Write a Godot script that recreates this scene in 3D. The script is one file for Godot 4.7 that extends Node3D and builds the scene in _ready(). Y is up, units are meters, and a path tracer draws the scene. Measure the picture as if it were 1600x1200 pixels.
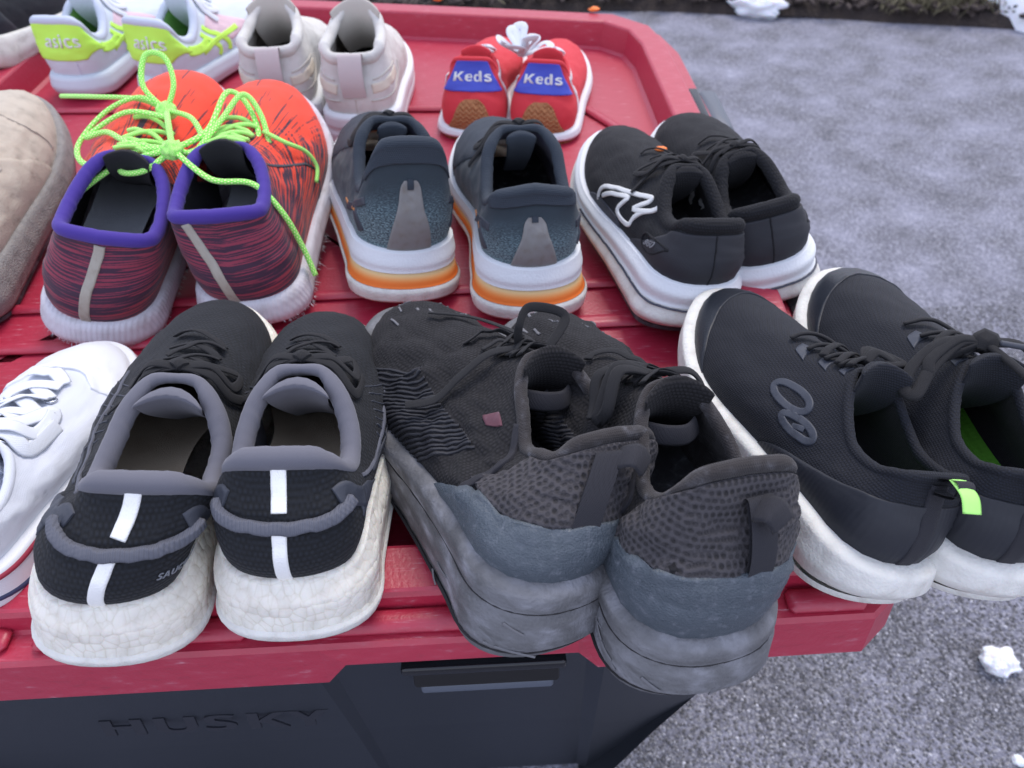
extends Node3D
# A plastic tote lid used as a table for worn shoes, on a frosty driveway.

const YL := 0.62          # height of the lid's panel above the ground
var rng := RandomNumberGenerator.new()
var wob := FastNoiseLite.new()
var T := {}               # textures
var M := {}               # materials


# ------------------------------------------------------------------ materials
func lin(r: float, g: float, b: float) -> Color:
	return Color(r, g, b).linear_to_srgb()


func mat(c: Color, rough := 0.8, o := {}) -> StandardMaterial3D:
	var m := StandardMaterial3D.new()
	m.albedo_color = c
	m.roughness = rough
	m.metallic = o.get("metal", 0.0)
	m.metallic_specular = o.get("spec", 0.5)
	if o.has("tex"):
		m.albedo_texture = T[o.tex]
	if o.has("bump"):
		m.heightmap_enabled = true
		m.heightmap_texture = T[o.bump]
		m.heightmap_scale = o.get("depth", 0.03)
	if o.get("tri", true):
		m.uv1_triplanar = true
	m.uv1_scale = Vector3.ONE * o.get("scale", 40.0)
	if o.has("uvs"):
		m.uv1_scale = o.uvs
	if o.has("dust"):
		m.detail_enabled = true
		m.detail_albedo = T[o.dust]
		m.detail_blend_mode = BaseMaterial3D.BLEND_MODE_MIX
		m.detail_uv_layer = BaseMaterial3D.DETAIL_UV_2
		m.uv2_triplanar = true
		m.uv2_scale = o.get("dsv", Vector3.ONE * o.get("dscale", 7.0))
	if o.has("rim"):
		m.rim_enabled = true
		m.rim = o.rim
		m.rim_tint = 0.3
	if o.has("coat"):
		m.clearcoat_enabled = true
		m.clearcoat = o.coat
		m.clearcoat_roughness = 0.25
	if o.has("sss"):
		m.subsurf_scatter_enabled = true
		m.subsurf_scatter_strength = o.sss
	return m


func noise_tex(kind: int, freq: float, o := {}) -> NoiseTexture2D:
	var n := FastNoiseLite.new()
	n.noise_type = kind
	n.frequency = freq
	n.seed = o.get("seed", 1)
	n.fractal_octaves = o.get("oct", 4)
	if o.has("ret"):
		n.cellular_return_type = o.ret
		n.cellular_jitter = o.get("jit", 0.9)
	if o.has("single"):
		n.fractal_type = FastNoiseLite.FRACTAL_NONE
	var t := NoiseTexture2D.new()
	t.width = o.get("size", 512)
	t.height = o.get("size", 512)
	t.seamless = true
	t.normalize = true
	t.noise = n
	if o.has("ramp"):
		var g := Gradient.new()
		var off := PackedFloat32Array()
		var col := PackedColorArray()
		for k in o.ramp:
			off.append(k[0])
			col.append(k[1])
		g.offsets = off
		g.colors = col
		t.color_ramp = g
	return t


func img_tex(w: int, h: int, f: Callable) -> ImageTexture:
	var im := Image.create(w, h, false, Image.FORMAT_RGBA8)
	for y in h:
		for x in w:
			im.set_pixel(x, y, f.call(float(x) / w, float(y) / h))
	return ImageTexture.create_from_image(im)


func make_textures() -> void:
	T.knit = img_tex(128, 128, func(x, y):
		var row = int(y * 16.0)
		var a = absf(sin(PI * (x * 16.0 + 0.5 * (row % 2)))) * absf(sin(PI * y * 16.0))
		return Color(a, a, a))
	T.knit_a = img_tex(128, 128, func(x, y):
		var row = int(y * 16.0)
		var a = 0.45 + 0.55 * absf(sin(PI * (x * 16.0 + 0.5 * (row % 2)))) * absf(sin(PI * y * 16.0))
		return Color(a, a, a))
	T.fleck_lace = img_tex(32, 64, func(x, y):
		var k = int(y * 8.0) % 2
		var on_ = fposmod(x * 2.0 + 0.5 * k, 1.0) < 0.42 and fposmod(y * 8.0, 1.0) < 0.55
		return Color(.93, .97, .68) if on_ else Color(.50, .90, .33))
	T.twill = img_tex(96, 96, func(x, y):
		var a = 0.5 + 0.5 * sin(TAU * (x * 12.0 + y * 12.0))
		var b = 0.5 + 0.5 * sin(TAU * (x * 24.0 - y * 24.0))
		return Color.WHITE * (a * 0.7 + b * 0.3))
	T.honey = img_tex(192, 192, func(x, y):
		var best := 9.0
		var gx = x * 8.0
		var gy = y * 8.0
		for j in range(int(gy) - 1, int(gy) + 2):
			for i in range(int(gx) - 1, int(gx) + 2):
				var cx = i + 0.5 + 0.5 * (posmod(j, 2) - 0.5)
				best = minf(best, Vector2((gx - cx), (gy - j - 0.5) * 1.1).length())
		var h = smoothstep(0.18, 0.48, best)
		return Color(h, h, h))
	T.honey_a = img_tex(192, 192, func(x, y):
		var best := 9.0
		var gx = x * 8.0
		var gy = y * 8.0
		for j in range(int(gy) - 1, int(gy) + 2):
			for i in range(int(gx) - 1, int(gx) + 2):
				var cx = i + 0.5 + 0.5 * (posmod(j, 2) - 0.5)
				best = minf(best, Vector2((gx - cx), (gy - j - 0.5) * 1.1).length())
		var h = 0.55 + 0.45 * smoothstep(0.2, 0.42, best)
		return Color(h, h, h))
	T.rib = img_tex(64, 8, func(x, _y):
		return Color.WHITE * (0.5 + 0.5 * sin(TAU * x * 8.0)))
	T.cells = noise_tex(FastNoiseLite.TYPE_CELLULAR, 0.035, {"ret": FastNoiseLite.RETURN_DISTANCE, "jit": 0.8, "single": 1, "ramp": [[0.0, Color.WHITE], [0.3, Color(.95, .95, .95)], [0.55, Color(.75, .75, .75)], [0.8, Color(.35, .35, .35)], [1.0, Color.BLACK]]})
	T.cellcol = noise_tex(FastNoiseLite.TYPE_CELLULAR, 0.035, {"ret": FastNoiseLite.RETURN_DISTANCE2_SUB, "jit": 0.8, "single": 1, "ramp": [[0.0, Color(.86, .84, .79)], [0.05, Color(.91, .90, .87)], [0.16, Color(.955, .95, .935)], [1.0, Color(.975, .975, .965)]]})
	T.grain = noise_tex(FastNoiseLite.TYPE_SIMPLEX_SMOOTH, 0.05, {"oct": 5})
	T.leather = noise_tex(FastNoiseLite.TYPE_CELLULAR, 0.06, {"ret": FastNoiseLite.RETURN_DISTANCE, "oct": 2})
	var w := Color(.75, .76, .8)
	T.dust = noise_tex(FastNoiseLite.TYPE_SIMPLEX_SMOOTH, 0.02, {"oct": 6, "seed": 4, "ramp": [[0.0, Color(w, 0)], [0.55, Color(w, 0.0)], [0.75, Color(w, 0.05)], [1.0, Color(w, 0.28)]]})
	T.scuff = noise_tex(FastNoiseLite.TYPE_SIMPLEX_SMOOTH, 0.012, {"oct": 6, "seed": 9, "ramp": [[0.0, Color(.05, .052, .058, .5)], [0.35, Color(.1, .1, .11, .12)], [0.5, Color(w, 0.04)], [0.68, Color(w, 0.2)], [1.0, Color(w, 0.6)]]})
	var d := Color(.42, .36, .28)
	T.dirt = noise_tex(FastNoiseLite.TYPE_SIMPLEX_SMOOTH, 0.01, {"oct": 6, "seed": 13, "ramp": [[0.0, Color(d, 0.45)], [0.35, Color(d, 0.14)], [0.55, Color(d, 0.03)], [1.0, Color(d, 0)]]})
	T.mud = noise_tex(FastNoiseLite.TYPE_SIMPLEX_SMOOTH, 0.012, {"oct": 6, "seed": 23, "ramp": [[0.0, Color(.13, .1, .07, .5)], [0.4, Color(.25, .2, .15, .12)], [0.6, Color(.6, .55, .48, .1)], [1.0, Color(.7, .66, .6, .3)]]})
	# the bright running shoes: orange toe, maroon heel, dark streaks that follow the knit
	var n1 := FastNoiseLite.new()
	n1.frequency = 1.0
	n1.fractal_octaves = 3
	T.streak = img_tex(512, 256, func(u, v):
		var q = absf(u - 0.5) * 2.0          # 0 at the toe, 1 at the heel
		var toe = n1.get_noise_2d(u * 130.0, v * 1.6)
		var sidev = n1.get_noise_3d(cos(TAU * u) * 1.3, sin(TAU * u) * 1.3, v * 38.0 + q * 12.0)
		var k = smoothstep(0.16, 0.36, q + (v - 0.4) * 0.18)
		var s = lerpf(toe - 0.44 + 0.36 * smoothstep(0.3, 0.8, v), sidev + 0.0 + 0.17 * q, k)
		var orange = Color(1.0, 0.27, 0.13)
		var rose = Color(0.58, 0.20, 0.29)
		var dark = Color(0.24, 0.12, 0.22)
		var c = orange.lerp(rose, smoothstep(0.35, 0.8, q + v * 0.35 - 0.15 + 0.3 * sidev))
		c = c.lerp(dark, smoothstep(0.0, 0.16, s))
		var weave = 0.9 + 0.1 * sin(u * 900.0) * sin(v * 420.0)
		return Color(c.r * weave, c.g * weave, c.b * weave))
	# grey-green running shoes: pale flecks low on the heel
	T.fleck = img_tex(512, 256, func(u, v):
		var q = absf(u - 0.5) * 2.0
		var n = n1.get_noise_2d(u * 260.0, v * 60.0)
		var k = smoothstep(0.75, 0.1, v) * smoothstep(0.25, 0.7, q)
		var c = Color(0.17, 0.21, 0.24).lerp(Color(0.50, 0.60, 0.62), clampf(k * (0.62 + n * 1.7), 0.0, 1.0))
		return c)
	T.sunset = img_tex(64, 128, func(x, y):
		var k = y + 0.10 * sin(x * TAU * 3.0) * 0.3
		return Color(0.93, 0.82, 0.6).lerp(Color(0.93, 0.47, 0.16), smoothstep(0.1, 0.8, 1.0 - k)))
	T.gum = img_tex(128, 128, func(x, y):
		var a = 0.5 + 0.5 * sin(TAU * (y * 9.0 + 0.28 * sin(TAU * x * 6.0)))
		return Color(a, a, a))


# ------------------------------------------------------------------ mesh helpers
func grid_mesh(rows: Array, wrap: bool, uvs = null) -> ArrayMesh:
	var nr := rows.size()
	var nc: int = rows[0].size()
	var pos := PackedVector3Array()
	for r in rows:
		pos.append_array(r)
	var nm := PackedVector3Array()
	nm.resize(pos.size())
	var idx := PackedInt32Array()
	for i in nr - 1:
		for j in nc - 1:
			var a := i * nc + j
			var b := a + 1
			var c := a + nc
			var d := c + 1
			var n := (pos[b] - pos[a]).cross(pos[c] - pos[a]) + (pos[c] - pos[d]).cross(pos[b] - pos[d])
			nm[a] += n
			nm[b] += n
			nm[c] += n
			nm[d] += n
			idx.append_array([a, c, b, b, c, d])
	if wrap:
		for i in nr:
			var s := nm[i * nc] + nm[i * nc + nc - 1]
			nm[i * nc] = s
			nm[i * nc + nc - 1] = s
	for i in nm.size():
		nm[i] = nm[i].normalized() if nm[i].length_squared() > 1e-20 else Vector3.UP
	var arr := []
	arr.resize(Mesh.ARRAY_MAX)
	arr[Mesh.ARRAY_VERTEX] = pos
	arr[Mesh.ARRAY_NORMAL] = nm
	var uv := PackedVector2Array()
	if uvs == null:
		for i in nr:
			for j in nc:
				uv.append(Vector2(float(j) / (nc - 1), float(i) / (nr - 1)))
	else:
		uv = uvs
	arr[Mesh.ARRAY_TEX_UV] = uv
	arr[Mesh.ARRAY_INDEX] = idx
	var m := ArrayMesh.new()
	m.add_surface_from_arrays(Mesh.PRIMITIVE_TRIANGLES, arr)
	return m


func obj(called: String, mesh: Mesh, m: Material, parent: Node = self) -> MeshInstance3D:
	var o := MeshInstance3D.new()
	o.name = called
	o.mesh = mesh
	o.material_override = m
	if parent == self and has_node(NodePath(called)):
		o.name = numbered(called)
	parent.add_child(o, true)
	return o


func numbered(called: String) -> String:
	if not has_node(NodePath(called)):
		return called
	var k := 1
	while has_node(NodePath("%s_%03d" % [called, k])):
		k += 1
	return "%s_%03d" % [called, k]


func tag(o: Node, label: String, category: String, group := "") -> void:
	o.set_meta("label", label)
	o.set_meta("category", category)
	if group:
		o.set_meta("group", group)


func thing(called: String, label: String, category: String, group := "") -> Node3D:
	var o := Node3D.new()
	o.name = numbered(called)
	add_child(o, true)
	tag(o, label, category, group)
	return o


func spline(pts: Array, per: int, closed := false) -> PackedVector3Array:
	var out := PackedVector3Array()
	var n := pts.size()
	var segs := n if closed else n - 1
	for i in segs:
		var a: Vector3 = pts[posmod(i - 1, n)] if closed else pts[maxi(i - 1, 0)]
		var b: Vector3 = pts[i]
		var c: Vector3 = pts[(i + 1) % n]
		var d: Vector3 = pts[(i + 2) % n] if closed else pts[mini(i + 2, n - 1)]
		for k in per:
			out.append(b.cubic_interpolate(c, a, d, float(k) / per))
	out.append(pts[0] if closed else pts[n - 1])
	return out


# a lace or cord: half width ra, half thickness rb, flat side towards «up» at its start
func tube(pts: Array, ra: float, rb := -1.0, up := Vector3.UP, per := 6, sides := 8, tip := true) -> ArrayMesh:
	if rb < 0.0:
		rb = ra
	var p := spline(pts, per)
	var rows := []
	var n := up
	for i in p.size():
		var t := (p[mini(i + 1, p.size() - 1)] - p[maxi(i - 1, 0)]).normalized()
		n = (n - t * n.dot(t))
		if n.length() < 1e-4:
			n = t.cross(Vector3(0.3, 0.5, 0.8))
		n = n.normalized()
		var b := t.cross(n)
		var row := PackedVector3Array()
		for k in sides + 1:
			var a := TAU * k / sides
			row.append(p[i] + b * cos(a) * ra + n * sin(a) * rb)
		if tip and (i == 0 or i == p.size() - 1):
			var e := PackedVector3Array()
			for k in sides + 1:
				e.append(p[i] + (row[k] - p[i]) * 0.05)
			if i == 0:
				rows.append(e)
				rows.append(row)
			else:
				rows.append(row)
				rows.append(e)
		else:
			rows.append(row)
	return grid_mesh(rows, true)


# a box with rounded vertical profile: half sizes, chamfer
func box_mesh(sx: float, sy: float, sz: float, ch := 0.002) -> ArrayMesh:
	var rows := []
	for q in [[-sy, ch, true], [-sy, ch, false], [-sy + ch, 0.0, false], [sy - ch, 0.0, false], [sy, ch, false], [sy, ch, true]]:
		var hx: float = 0.0 if q[2] else sx - q[1]
		var hz: float = 0.0 if q[2] else sz - q[1]
		var c := ch if not q[2] else 0.0
		var r := PackedVector3Array()
		for e in [[1, -1], [1, 1], [-1, 1], [-1, -1]]:
			var s: Vector2 = Vector2(e[0] * hx, e[1] * hz)
			var a := Vector2(0, -e[0] * e[1]) if false else Vector2.ZERO
			if e[0] * e[1] < 0:
				r.append(Vector3(s.x - e[0] * c, q[0], s.y) + Vector3(a.x, 0, a.y))
				r.append(Vector3(s.x, q[0], s.y - e[1] * c))
			else:
				r.append(Vector3(s.x, q[0], s.y - e[1] * c))
				r.append(Vector3(s.x - e[0] * c, q[0], s.y))
		r.append(r[0])
		rows.append(r)
	return grid_mesh(rows, true)


func blob(r: Vector3, amp: float, freq: float, sd: int, nu := 24, nv := 14) -> ArrayMesh:
	var n := FastNoiseLite.new()
	n.seed = sd
	n.frequency = freq
	var rows := []
	for i in nv + 1:
		var row := PackedVector3Array()
		var th := PI * i / nv
		for j in nu + 1:
			var ph := TAU * (j % nu) / nu
			var d := Vector3(sin(th) * cos(ph), -cos(th), sin(th) * sin(ph))
			row.append(d * r * (1.0 + amp * n.get_noise_3dv(d)))
		rows.append(row)
	return grid_mesh(rows, true)


# ------------------------------------------------------------------ the shoe
class Shoe:
	const N := 128
	var P := {}
	var L := 0.28
	var side := 1.0
	var root: Node3D
	var ox := PackedVector2Array()      # outline (x, z)
	var on := PackedVector2Array()      # outline normals
	var os := PackedFloat32Array()      # how far along, 0 heel .. 1 toe
	var b0 := PackedVector3Array()
	var b1 := PackedVector3Array()
	var b2 := PackedVector3Array()
	var b3 := PackedVector3Array()
	var noise: FastNoiseLite

	func tab(t: Array, x: float, col := 1) -> float:
		if x <= t[0][0]:
			return t[0][col]
		for i in t.size() - 1:
			if x <= t[i + 1][0]:
				var k: float = (x - t[i][0]) / (t[i + 1][0] - t[i][0])
				var a: float = t[maxi(i - 1, 0)][col]
				var d: float = t[mini(i + 2, t.size() - 1)][col]
				return cubic_interpolate(t[i][col], t[i + 1][col], a, d, k)
		return t[-1][col]

	func half(s: float, lateral: bool) -> float:
		var w: float = lerpf(P.wh, P.wf, smoothstep(0.1, 0.68, s))
		w -= P.arch * exp(-pow((s - 0.42) / 0.16, 2.0)) * (0.35 if lateral else 1.0)
		if s < 0.14:
			w *= pow(maxf(0.0, 1.0 - pow((0.14 - s) / 0.14, P.hp)), 1.0 / P.hp)
		if s > 0.64:
			w *= pow(maxf(0.0, 1.0 - pow((s - 0.64) / 0.36, P.tp)), 1.0 / P.tp)
		return w

	func cx(s: float) -> float:
		return -side * P.toeoff * smoothstep(0.4, 1.0, s)

	func yb(s: float) -> float:
		return P.bevel * pow(maxf(0.0, (0.16 - s) / 0.16), 2.0) + P.spring * pow(maxf(0.0, (s - 0.62) / 0.38), 1.7)

	func yt(s: float) -> float:
		return tab(P.yt, s) + P.spring * 0.75 * pow(maxf(0.0, (s - 0.62) / 0.38), 1.7)

	func setup() -> void:
		var poly := PackedVector2Array()
		var ss := PackedFloat32Array()
		var K := 160
		for i in K:
			var s := 0.5 - 0.5 * cos(PI * i / K)
			poly.append(Vector2(cx(s) + half(s, side > 0), -s * L))
			ss.append(s)
		for i in K:
			var s := 0.5 + 0.5 * cos(PI * i / K)
			poly.append(Vector2(cx(s) - half(s, side < 0), -s * L))
			ss.append(s)
		poly.append(poly[0])
		ss.append(ss[0])
		# right half and left half each carry u = 0 .. 0.5 and 0.5 .. 1
		for h in 2:
			var acc := PackedFloat32Array([0.0])
			for i in K:
				acc.append(acc[-1] + poly[h * K + i].distance_to(poly[h * K + i + 1]))
			var at := 0
			for k in N / 2:
				var want: float = acc[-1] * k / (N / 2)
				while acc[at + 1] < want:
					at += 1
				var f := (want - acc[at]) / maxf(acc[at + 1] - acc[at], 1e-9)
				ox.append(poly[h * K + at].lerp(poly[h * K + at + 1], f))
				os.append(lerpf(ss[h * K + at], ss[h * K + at + 1], f))
		for i in N:
			var t := ox[(i + 1) % N] - ox[(i + N - 1) % N]
			on.append(Vector2(-t.y, t.x).normalized())
		for i in N:
			var u := float(i) / N
			var h := minf(u, 1.0 - u)
			var sg := 1.0 if u <= 0.5 else -1.0
			var n0 := Vector3(on[i].x, 0, on[i].y)
			var s := os[i]
			var p0: Vector3 = Vector3(ox[i].x, yt(s) - 0.003, ox[i].y) - n0 * P.inset
			var os_: float = lerpf(P.open[0][1], tab(P.open, h, 1), P.olen)
			var ow: float = tab(P.open, h, 2)
			var oy: float = tab(P.open, h, 3)
			var lat: float = P.skew * (1.0 if sg * side > 0 else -1.0)
			var p3: Vector3 = Vector3(sg * ow + cx(os_) * 0.6 + P.lean * smoothstep(0.05, 0.095, oy), oy + lat * sin(PI * clampf(h * 2.2, 0, 1)), -os_ * L)
			var H: float = p3.y - p0.y
			var k := smoothstep(0.2, 0.44, h)
			var D: Vector3 = (p0 - p3) * Vector3(1, 0, 1)
			var heel := smoothstep(0.12, 0.0, h)
			var a: float = lerpf(0.42 * H, P.toe_h, k)
			var b: float = lerpf(P.bulge, P.bulge * 0.6, k) + heel * P.heelb
			b0.append(p0)
			b1.append(p0 + Vector3(0, a, 0) + n0 * b)
			var dd: Vector3 = D.normalized() * minf(D.length(), 1.0)
			b2.append(p3 + lerp(n0 * (P.bulge - heel * P.achilles) - Vector3(0, 0.34 * H, 0), dd * D.length() * P.vamp - Vector3(0, P.drop * H, 0), k))
			b3.append(p3)

	func at(arr: PackedVector3Array, u: float) -> Vector3:
		var f := fposmod(u, 1.0) * N
		var i := int(f)
		return arr[i % N].lerp(arr[(i + 1) % N], f - i)

	func out_n(u: float) -> Vector3:
		var f := fposmod(u, 1.0) * N
		var i := int(f)
		var q := on[i % N].lerp(on[(i + 1) % N], f - i).normalized()
		return Vector3(q.x, 0, q.y)

	func pos(u: float, v: float) -> Vector3:
		var w := 1.0 - v
		var p := at(b0, u) * (w * w * w) + at(b1, u) * (3.0 * w * w * v) + at(b2, u) * (3.0 * w * v * v) + at(b3, u) * (v * v * v)
		if P.crump > 0.0:
			var d := noise.get_noise_3dv(p * 38.0) + 0.5 * noise.get_noise_3dv(p * 90.0)
			p += (out_n(u) + Vector3.UP) * (P.crump * d * sin(PI * clampf(v, 0.03, 0.97)))
		return p

	func nrm(u: float, v: float) -> Vector3:
		var e := 0.006
		var du := pos(u + e, v) - pos(u - e, v)
		var dv := pos(u, minf(v + e, 1.0)) - pos(u, maxf(v - e, 0.0))
		return du.cross(dv).normalized()

	func up(u: float, v: float, off := 0.0) -> Vector3:
		if off == 0.0:
			return pos(u, v)
		return pos(u, v) + nrm(u, v) * off

	# the wall of the sole from v0 to v1 (0 = ground edge, 1 = where the upper starts)
	func wall(u: float, v: float, o: float) -> Vector3:
		var f := fposmod(u, 1.0) * N
		var i := int(f)
		var s := lerpf(os[i % N], os[(i + 1) % N], f - i)
		var q := ox[i % N].lerp(ox[(i + 1) % N], f - i)
		var n := out_n(u)
		var heel := smoothstep(0.16, 0.0, s)
		var w: float = o + heel * P.flare * (1.0 - v) * (1.0 if v > 0.15 else 0.6)
		return Vector3(q.x, lerpf(yb(s), yt(s), v), q.y) + n * w


func prof(t: Array, v: float) -> float:
	for i in t.size() - 1:
		if v <= t[i + 1][0]:
			return lerpf(t[i][1], t[i + 1][1], smoothstep(0.0, 1.0, (v - t[i][0]) / (t[i + 1][0] - t[i][0])))
	return t[-1][1]


const OPEN_LOW := [[0.0, 0.028, 0.0, 0.098], [0.05, 0.04, 0.021, 0.096], [0.1, 0.085, 0.029, 0.086], [0.16, 0.16, 0.032, 0.073], [0.22, 0.235, 0.031, 0.071], [0.3, 0.32, 0.028, 0.08], [0.38, 0.4, 0.022, 0.092], [0.45, 0.435, 0.012, 0.099], [0.5, 0.445, 0.0, 0.1]]


func spec(o := {}) -> Dictionary:
	var d := {"wh": 0.041, "wf": 0.051, "arch": 0.009, "hp": 2.3, "tp": 2.15, "toeoff": 0.009, "bevel": 0.012, "spring": 0.022,
		"yt": [[0.0, 0.05], [0.12, 0.044], [0.3, 0.036], [0.55, 0.03], [0.8, 0.028], [1.0, 0.03]], "inset": 0.005, "open": OPEN_LOW, "skew": 0.0, "olen": 0.74, "lean": 0.0,
		"toe_h": 0.032, "bulge": 0.006, "heelb": 0.003, "achilles": 0.004, "vamp": 0.5, "drop": 0.42, "crump": 0.0012, "flare": 0.006,
		"bands": [["midsole", 0.0, 1.0, "white_foam"]], "prof": [[0.0, -0.005], [0.08, 0.0], [0.45, 0.0035], [0.85, 0.002], [1.0, -0.001]],
		"outsole": "dark_rubber", "upper": "black_knit", "uppertri": true, "lining": "dark_lining", "insole": "dark_insole", "collar": "dark_lining", "cr": 0.0045,
		"tongue": "black_knit", "tongue_h": 0.02, "tongue_w": 0.019, "tongue_b": 0.0, "ins_up": 0.004, "lace": "black_lace", "lw": 0.0034, "lt": 0.0009, "rows": 5, "bow": true, "eyelet": ""}
	for k in o:
		d[k] = o[k]
	return d


func build_shoe(called: String, label: String, category: String, group: String, at: Vector3, yaw: float, pitch: float, roll: float, L: float, sd: float, o := {}) -> Shoe:
	var s := Shoe.new()
	s.P = spec(o)
	s.L = L
	s.side = sd
	s.noise = wob
	s.setup()
	s.root = thing(called, label, category, group)
	s.root.rotation_order = EULER_ORDER_YXZ
	s.root.rotation = Vector3(deg_to_rad(pitch), deg_to_rad(yaw), deg_to_rad(roll))
	s.root.position = at + Vector3(0, YL, 0)
	var P := s.P
	# sole
	for band in P.bands:
		var rows := []
		var steps := 12
		for i in steps + 1:
			var v: float = lerpf(band[1], band[2], float(i) / steps)
			var row := PackedVector3Array()
			for j in Shoe.N + 1:
				row.append(s.wall(float(j % Shoe.N) / Shoe.N, v, prof(P.prof, v) + (band[4] if band.size() > 4 else 0.0)))
			rows.append(row)
		if band[2] >= 1.0:
			var row := PackedVector3Array()
			for j in Shoe.N + 1:
				row.append(s.wall(float(j % Shoe.N) / Shoe.N, 1.0, -P.inset - 0.0025))
			rows.append(row)
		if band[1] <= 0.0:
			var row := PackedVector3Array()
			for j in Shoe.N + 1:
				var q := s.wall(float(j % Shoe.N) / Shoe.N, 0.0, 0.0)
				row.append(Vector3(0, q.y, lerpf(q.z, -s.L * 0.5, 0.06)))
			rows.push_front(row)
		obj(band[0], grid_mesh(rows, true), M[band[3]], s.root)
	if P.outsole:
		var rows := []
		for q in [[-0.03, 0.0], [-0.0045, 0.0], [-0.002, 0.001], [-0.0025, 0.0045]]:
			var row := PackedVector3Array()
			for j in Shoe.N + 1:
				var p := s.wall(float(j % Shoe.N) / Shoe.N, 0.0, q[0])
				row.append(p + Vector3(0, q[1] - 0.004, 0))
			rows.append(row)
		obj("outsole", grid_mesh(rows, true), M[P.outsole], s.root)
	# upper and its lining
	var rows := []
	var lrows := []
	for i in 31:
		var v := i / 30.0
		var row := PackedVector3Array()
		var lrow := PackedVector3Array()
		for j in Shoe.N + 1:
			var u := float(j % Shoe.N) / Shoe.N
			row.append(s.pos(u, v))
			if i % 2 == 0:
				lrow.append(s.up(u, v, -0.0035))
		rows.append(row)
		if i % 2 == 0:
			lrows.append(lrow)
	obj("upper", grid_mesh(rows, true), M[P.upper], s.root)
	obj("lining", grid_mesh(lrows, true), M[P.lining], s.root)
	# insole
	rows = []
	for i in 25:
		var t := lerpf(0.10 + P.ins_up * 2.5, 0.8, i / 24.0)
		var row := PackedVector3Array()
		var a: float = s.cx(t) + s.half(t, sd > 0) - 0.0085 - P.ins_up * 0.6
		var b: float = s.cx(t) - s.half(t, sd < 0) + 0.0085 + P.ins_up * 0.6
		for j in 9:
			var k := j / 8.0
			row.append(Vector3(lerpf(b, a, k), s.yt(t) + P.ins_up * (1.0 - 0.6 * t) + 0.006 * pow(absf(k - 0.5) * 2.0, 3.0), -t * L))
		rows.append(row)
	obj("insole", grid_mesh(rows, false), M[P.insole], s.root)
	# collar: a padded roll round the opening
	rows = []
	for j in Shoe.N + 1:
		var u := float(j % Shoe.N) / Shoe.N
		var h := minf(u, 1.0 - u)
		var c := s.at(s.b3, u)
		var t := (s.at(s.b3, u + 0.01) - s.at(s.b3, u - 0.01)).normalized()
		var n := Vector3(-t.z, 0, t.x).normalized() * -1.0
		n = (Vector3(c.x, 0, c.z + 0.2 * L)).normalized() if n.length() < 0.5 else n
		if n.dot(Vector3(c.x, 0, c.z + 0.22 * L)) < 0.0:
			n = -n
		var r: float = P.cr * lerpf(1.0, 0.45, smoothstep(0.36, 0.5, h)) * (1.0 + 0.08 * wob.get_noise_1d(u * 900.0))
		var row := PackedVector3Array()
		for k in 13:
			var a := TAU * k / 12.0
			row.append(c - n * r * 0.55 + n * cos(a) * r + Vector3(0, sin(a) * r * 1.15 - r * 0.35, 0))
		rows.append(row)
	obj("collar", grid_mesh(rows, true), M[P.collar], s.root)
	if P.tongue:
		var top: Vector3 = s.at(s.b3, 0.5)
		var th: float = P.tongue_h
		var back: float = P.tongue_b
		var path := spline([top + Vector3(0, -0.055, -0.03), top + Vector3(0, -0.030, -0.006), top + Vector3(0, -0.012, 0.005 + back * 0.5), top + Vector3(0, th * 0.3, 0.006 + back), top + Vector3(0, th, 0.004 + back * 1.1)], 6)
		rows = []
		for i in path.size():
			var f := float(i) / (path.size() - 1)
			var row := PackedVector3Array()
			var tt := (path[mini(i + 1, path.size() - 1)] - path[maxi(i - 1, 0)]).normalized()
			var nn := tt.cross(Vector3.RIGHT).normalized() * -1.0
			var e := sqrt(maxf(0.0, 1.0 - pow(maxf(0.0, (f - 0.9) / 0.1), 2.0))) * 0.98 + 0.02
			var wd: float = P.tongue_w * lerpf(0.75, 1.0, f)
			for k in 21:
				var a := TAU * k / 20.0
				var x := cos(a) * wd * lerpf(0.85, 1.0, e)
				row.append(path[i] + Vector3(x, -0.004 * pow(x / 0.02, 2.0), 0.011 * pow(x / 0.02, 2.0)) + nn * (sin(a) * 0.0038 * e))
			rows.append(row)
		obj("tongue", grid_mesh(rows, true), M[P.tongue], s.root)
	if P.lace and P.rows > 0:
		for i in P.rows:
			var v: float = 0.95 - 0.085 * i
			var du: float = 0.050 - 0.002 * i
			for q in [-1.0, 1.0]:
				if i == P.rows - 1 and q > 0:
					continue
				var pts := []
				for k in 7:
					var f := k / 6.0
					pts.append(s.up(0.5 + q * du * (1.0 - 2.0 * f), v - 0.075 * f, 0.0025 + 0.0025 * sin(PI * f) + (0.001 if q > 0 else 0.0)))
				obj("shoelace", tube(pts, P.lw, P.lt, s.nrm(0.5 + q * du, v), 3), M[P.lace], s.root)
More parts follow.
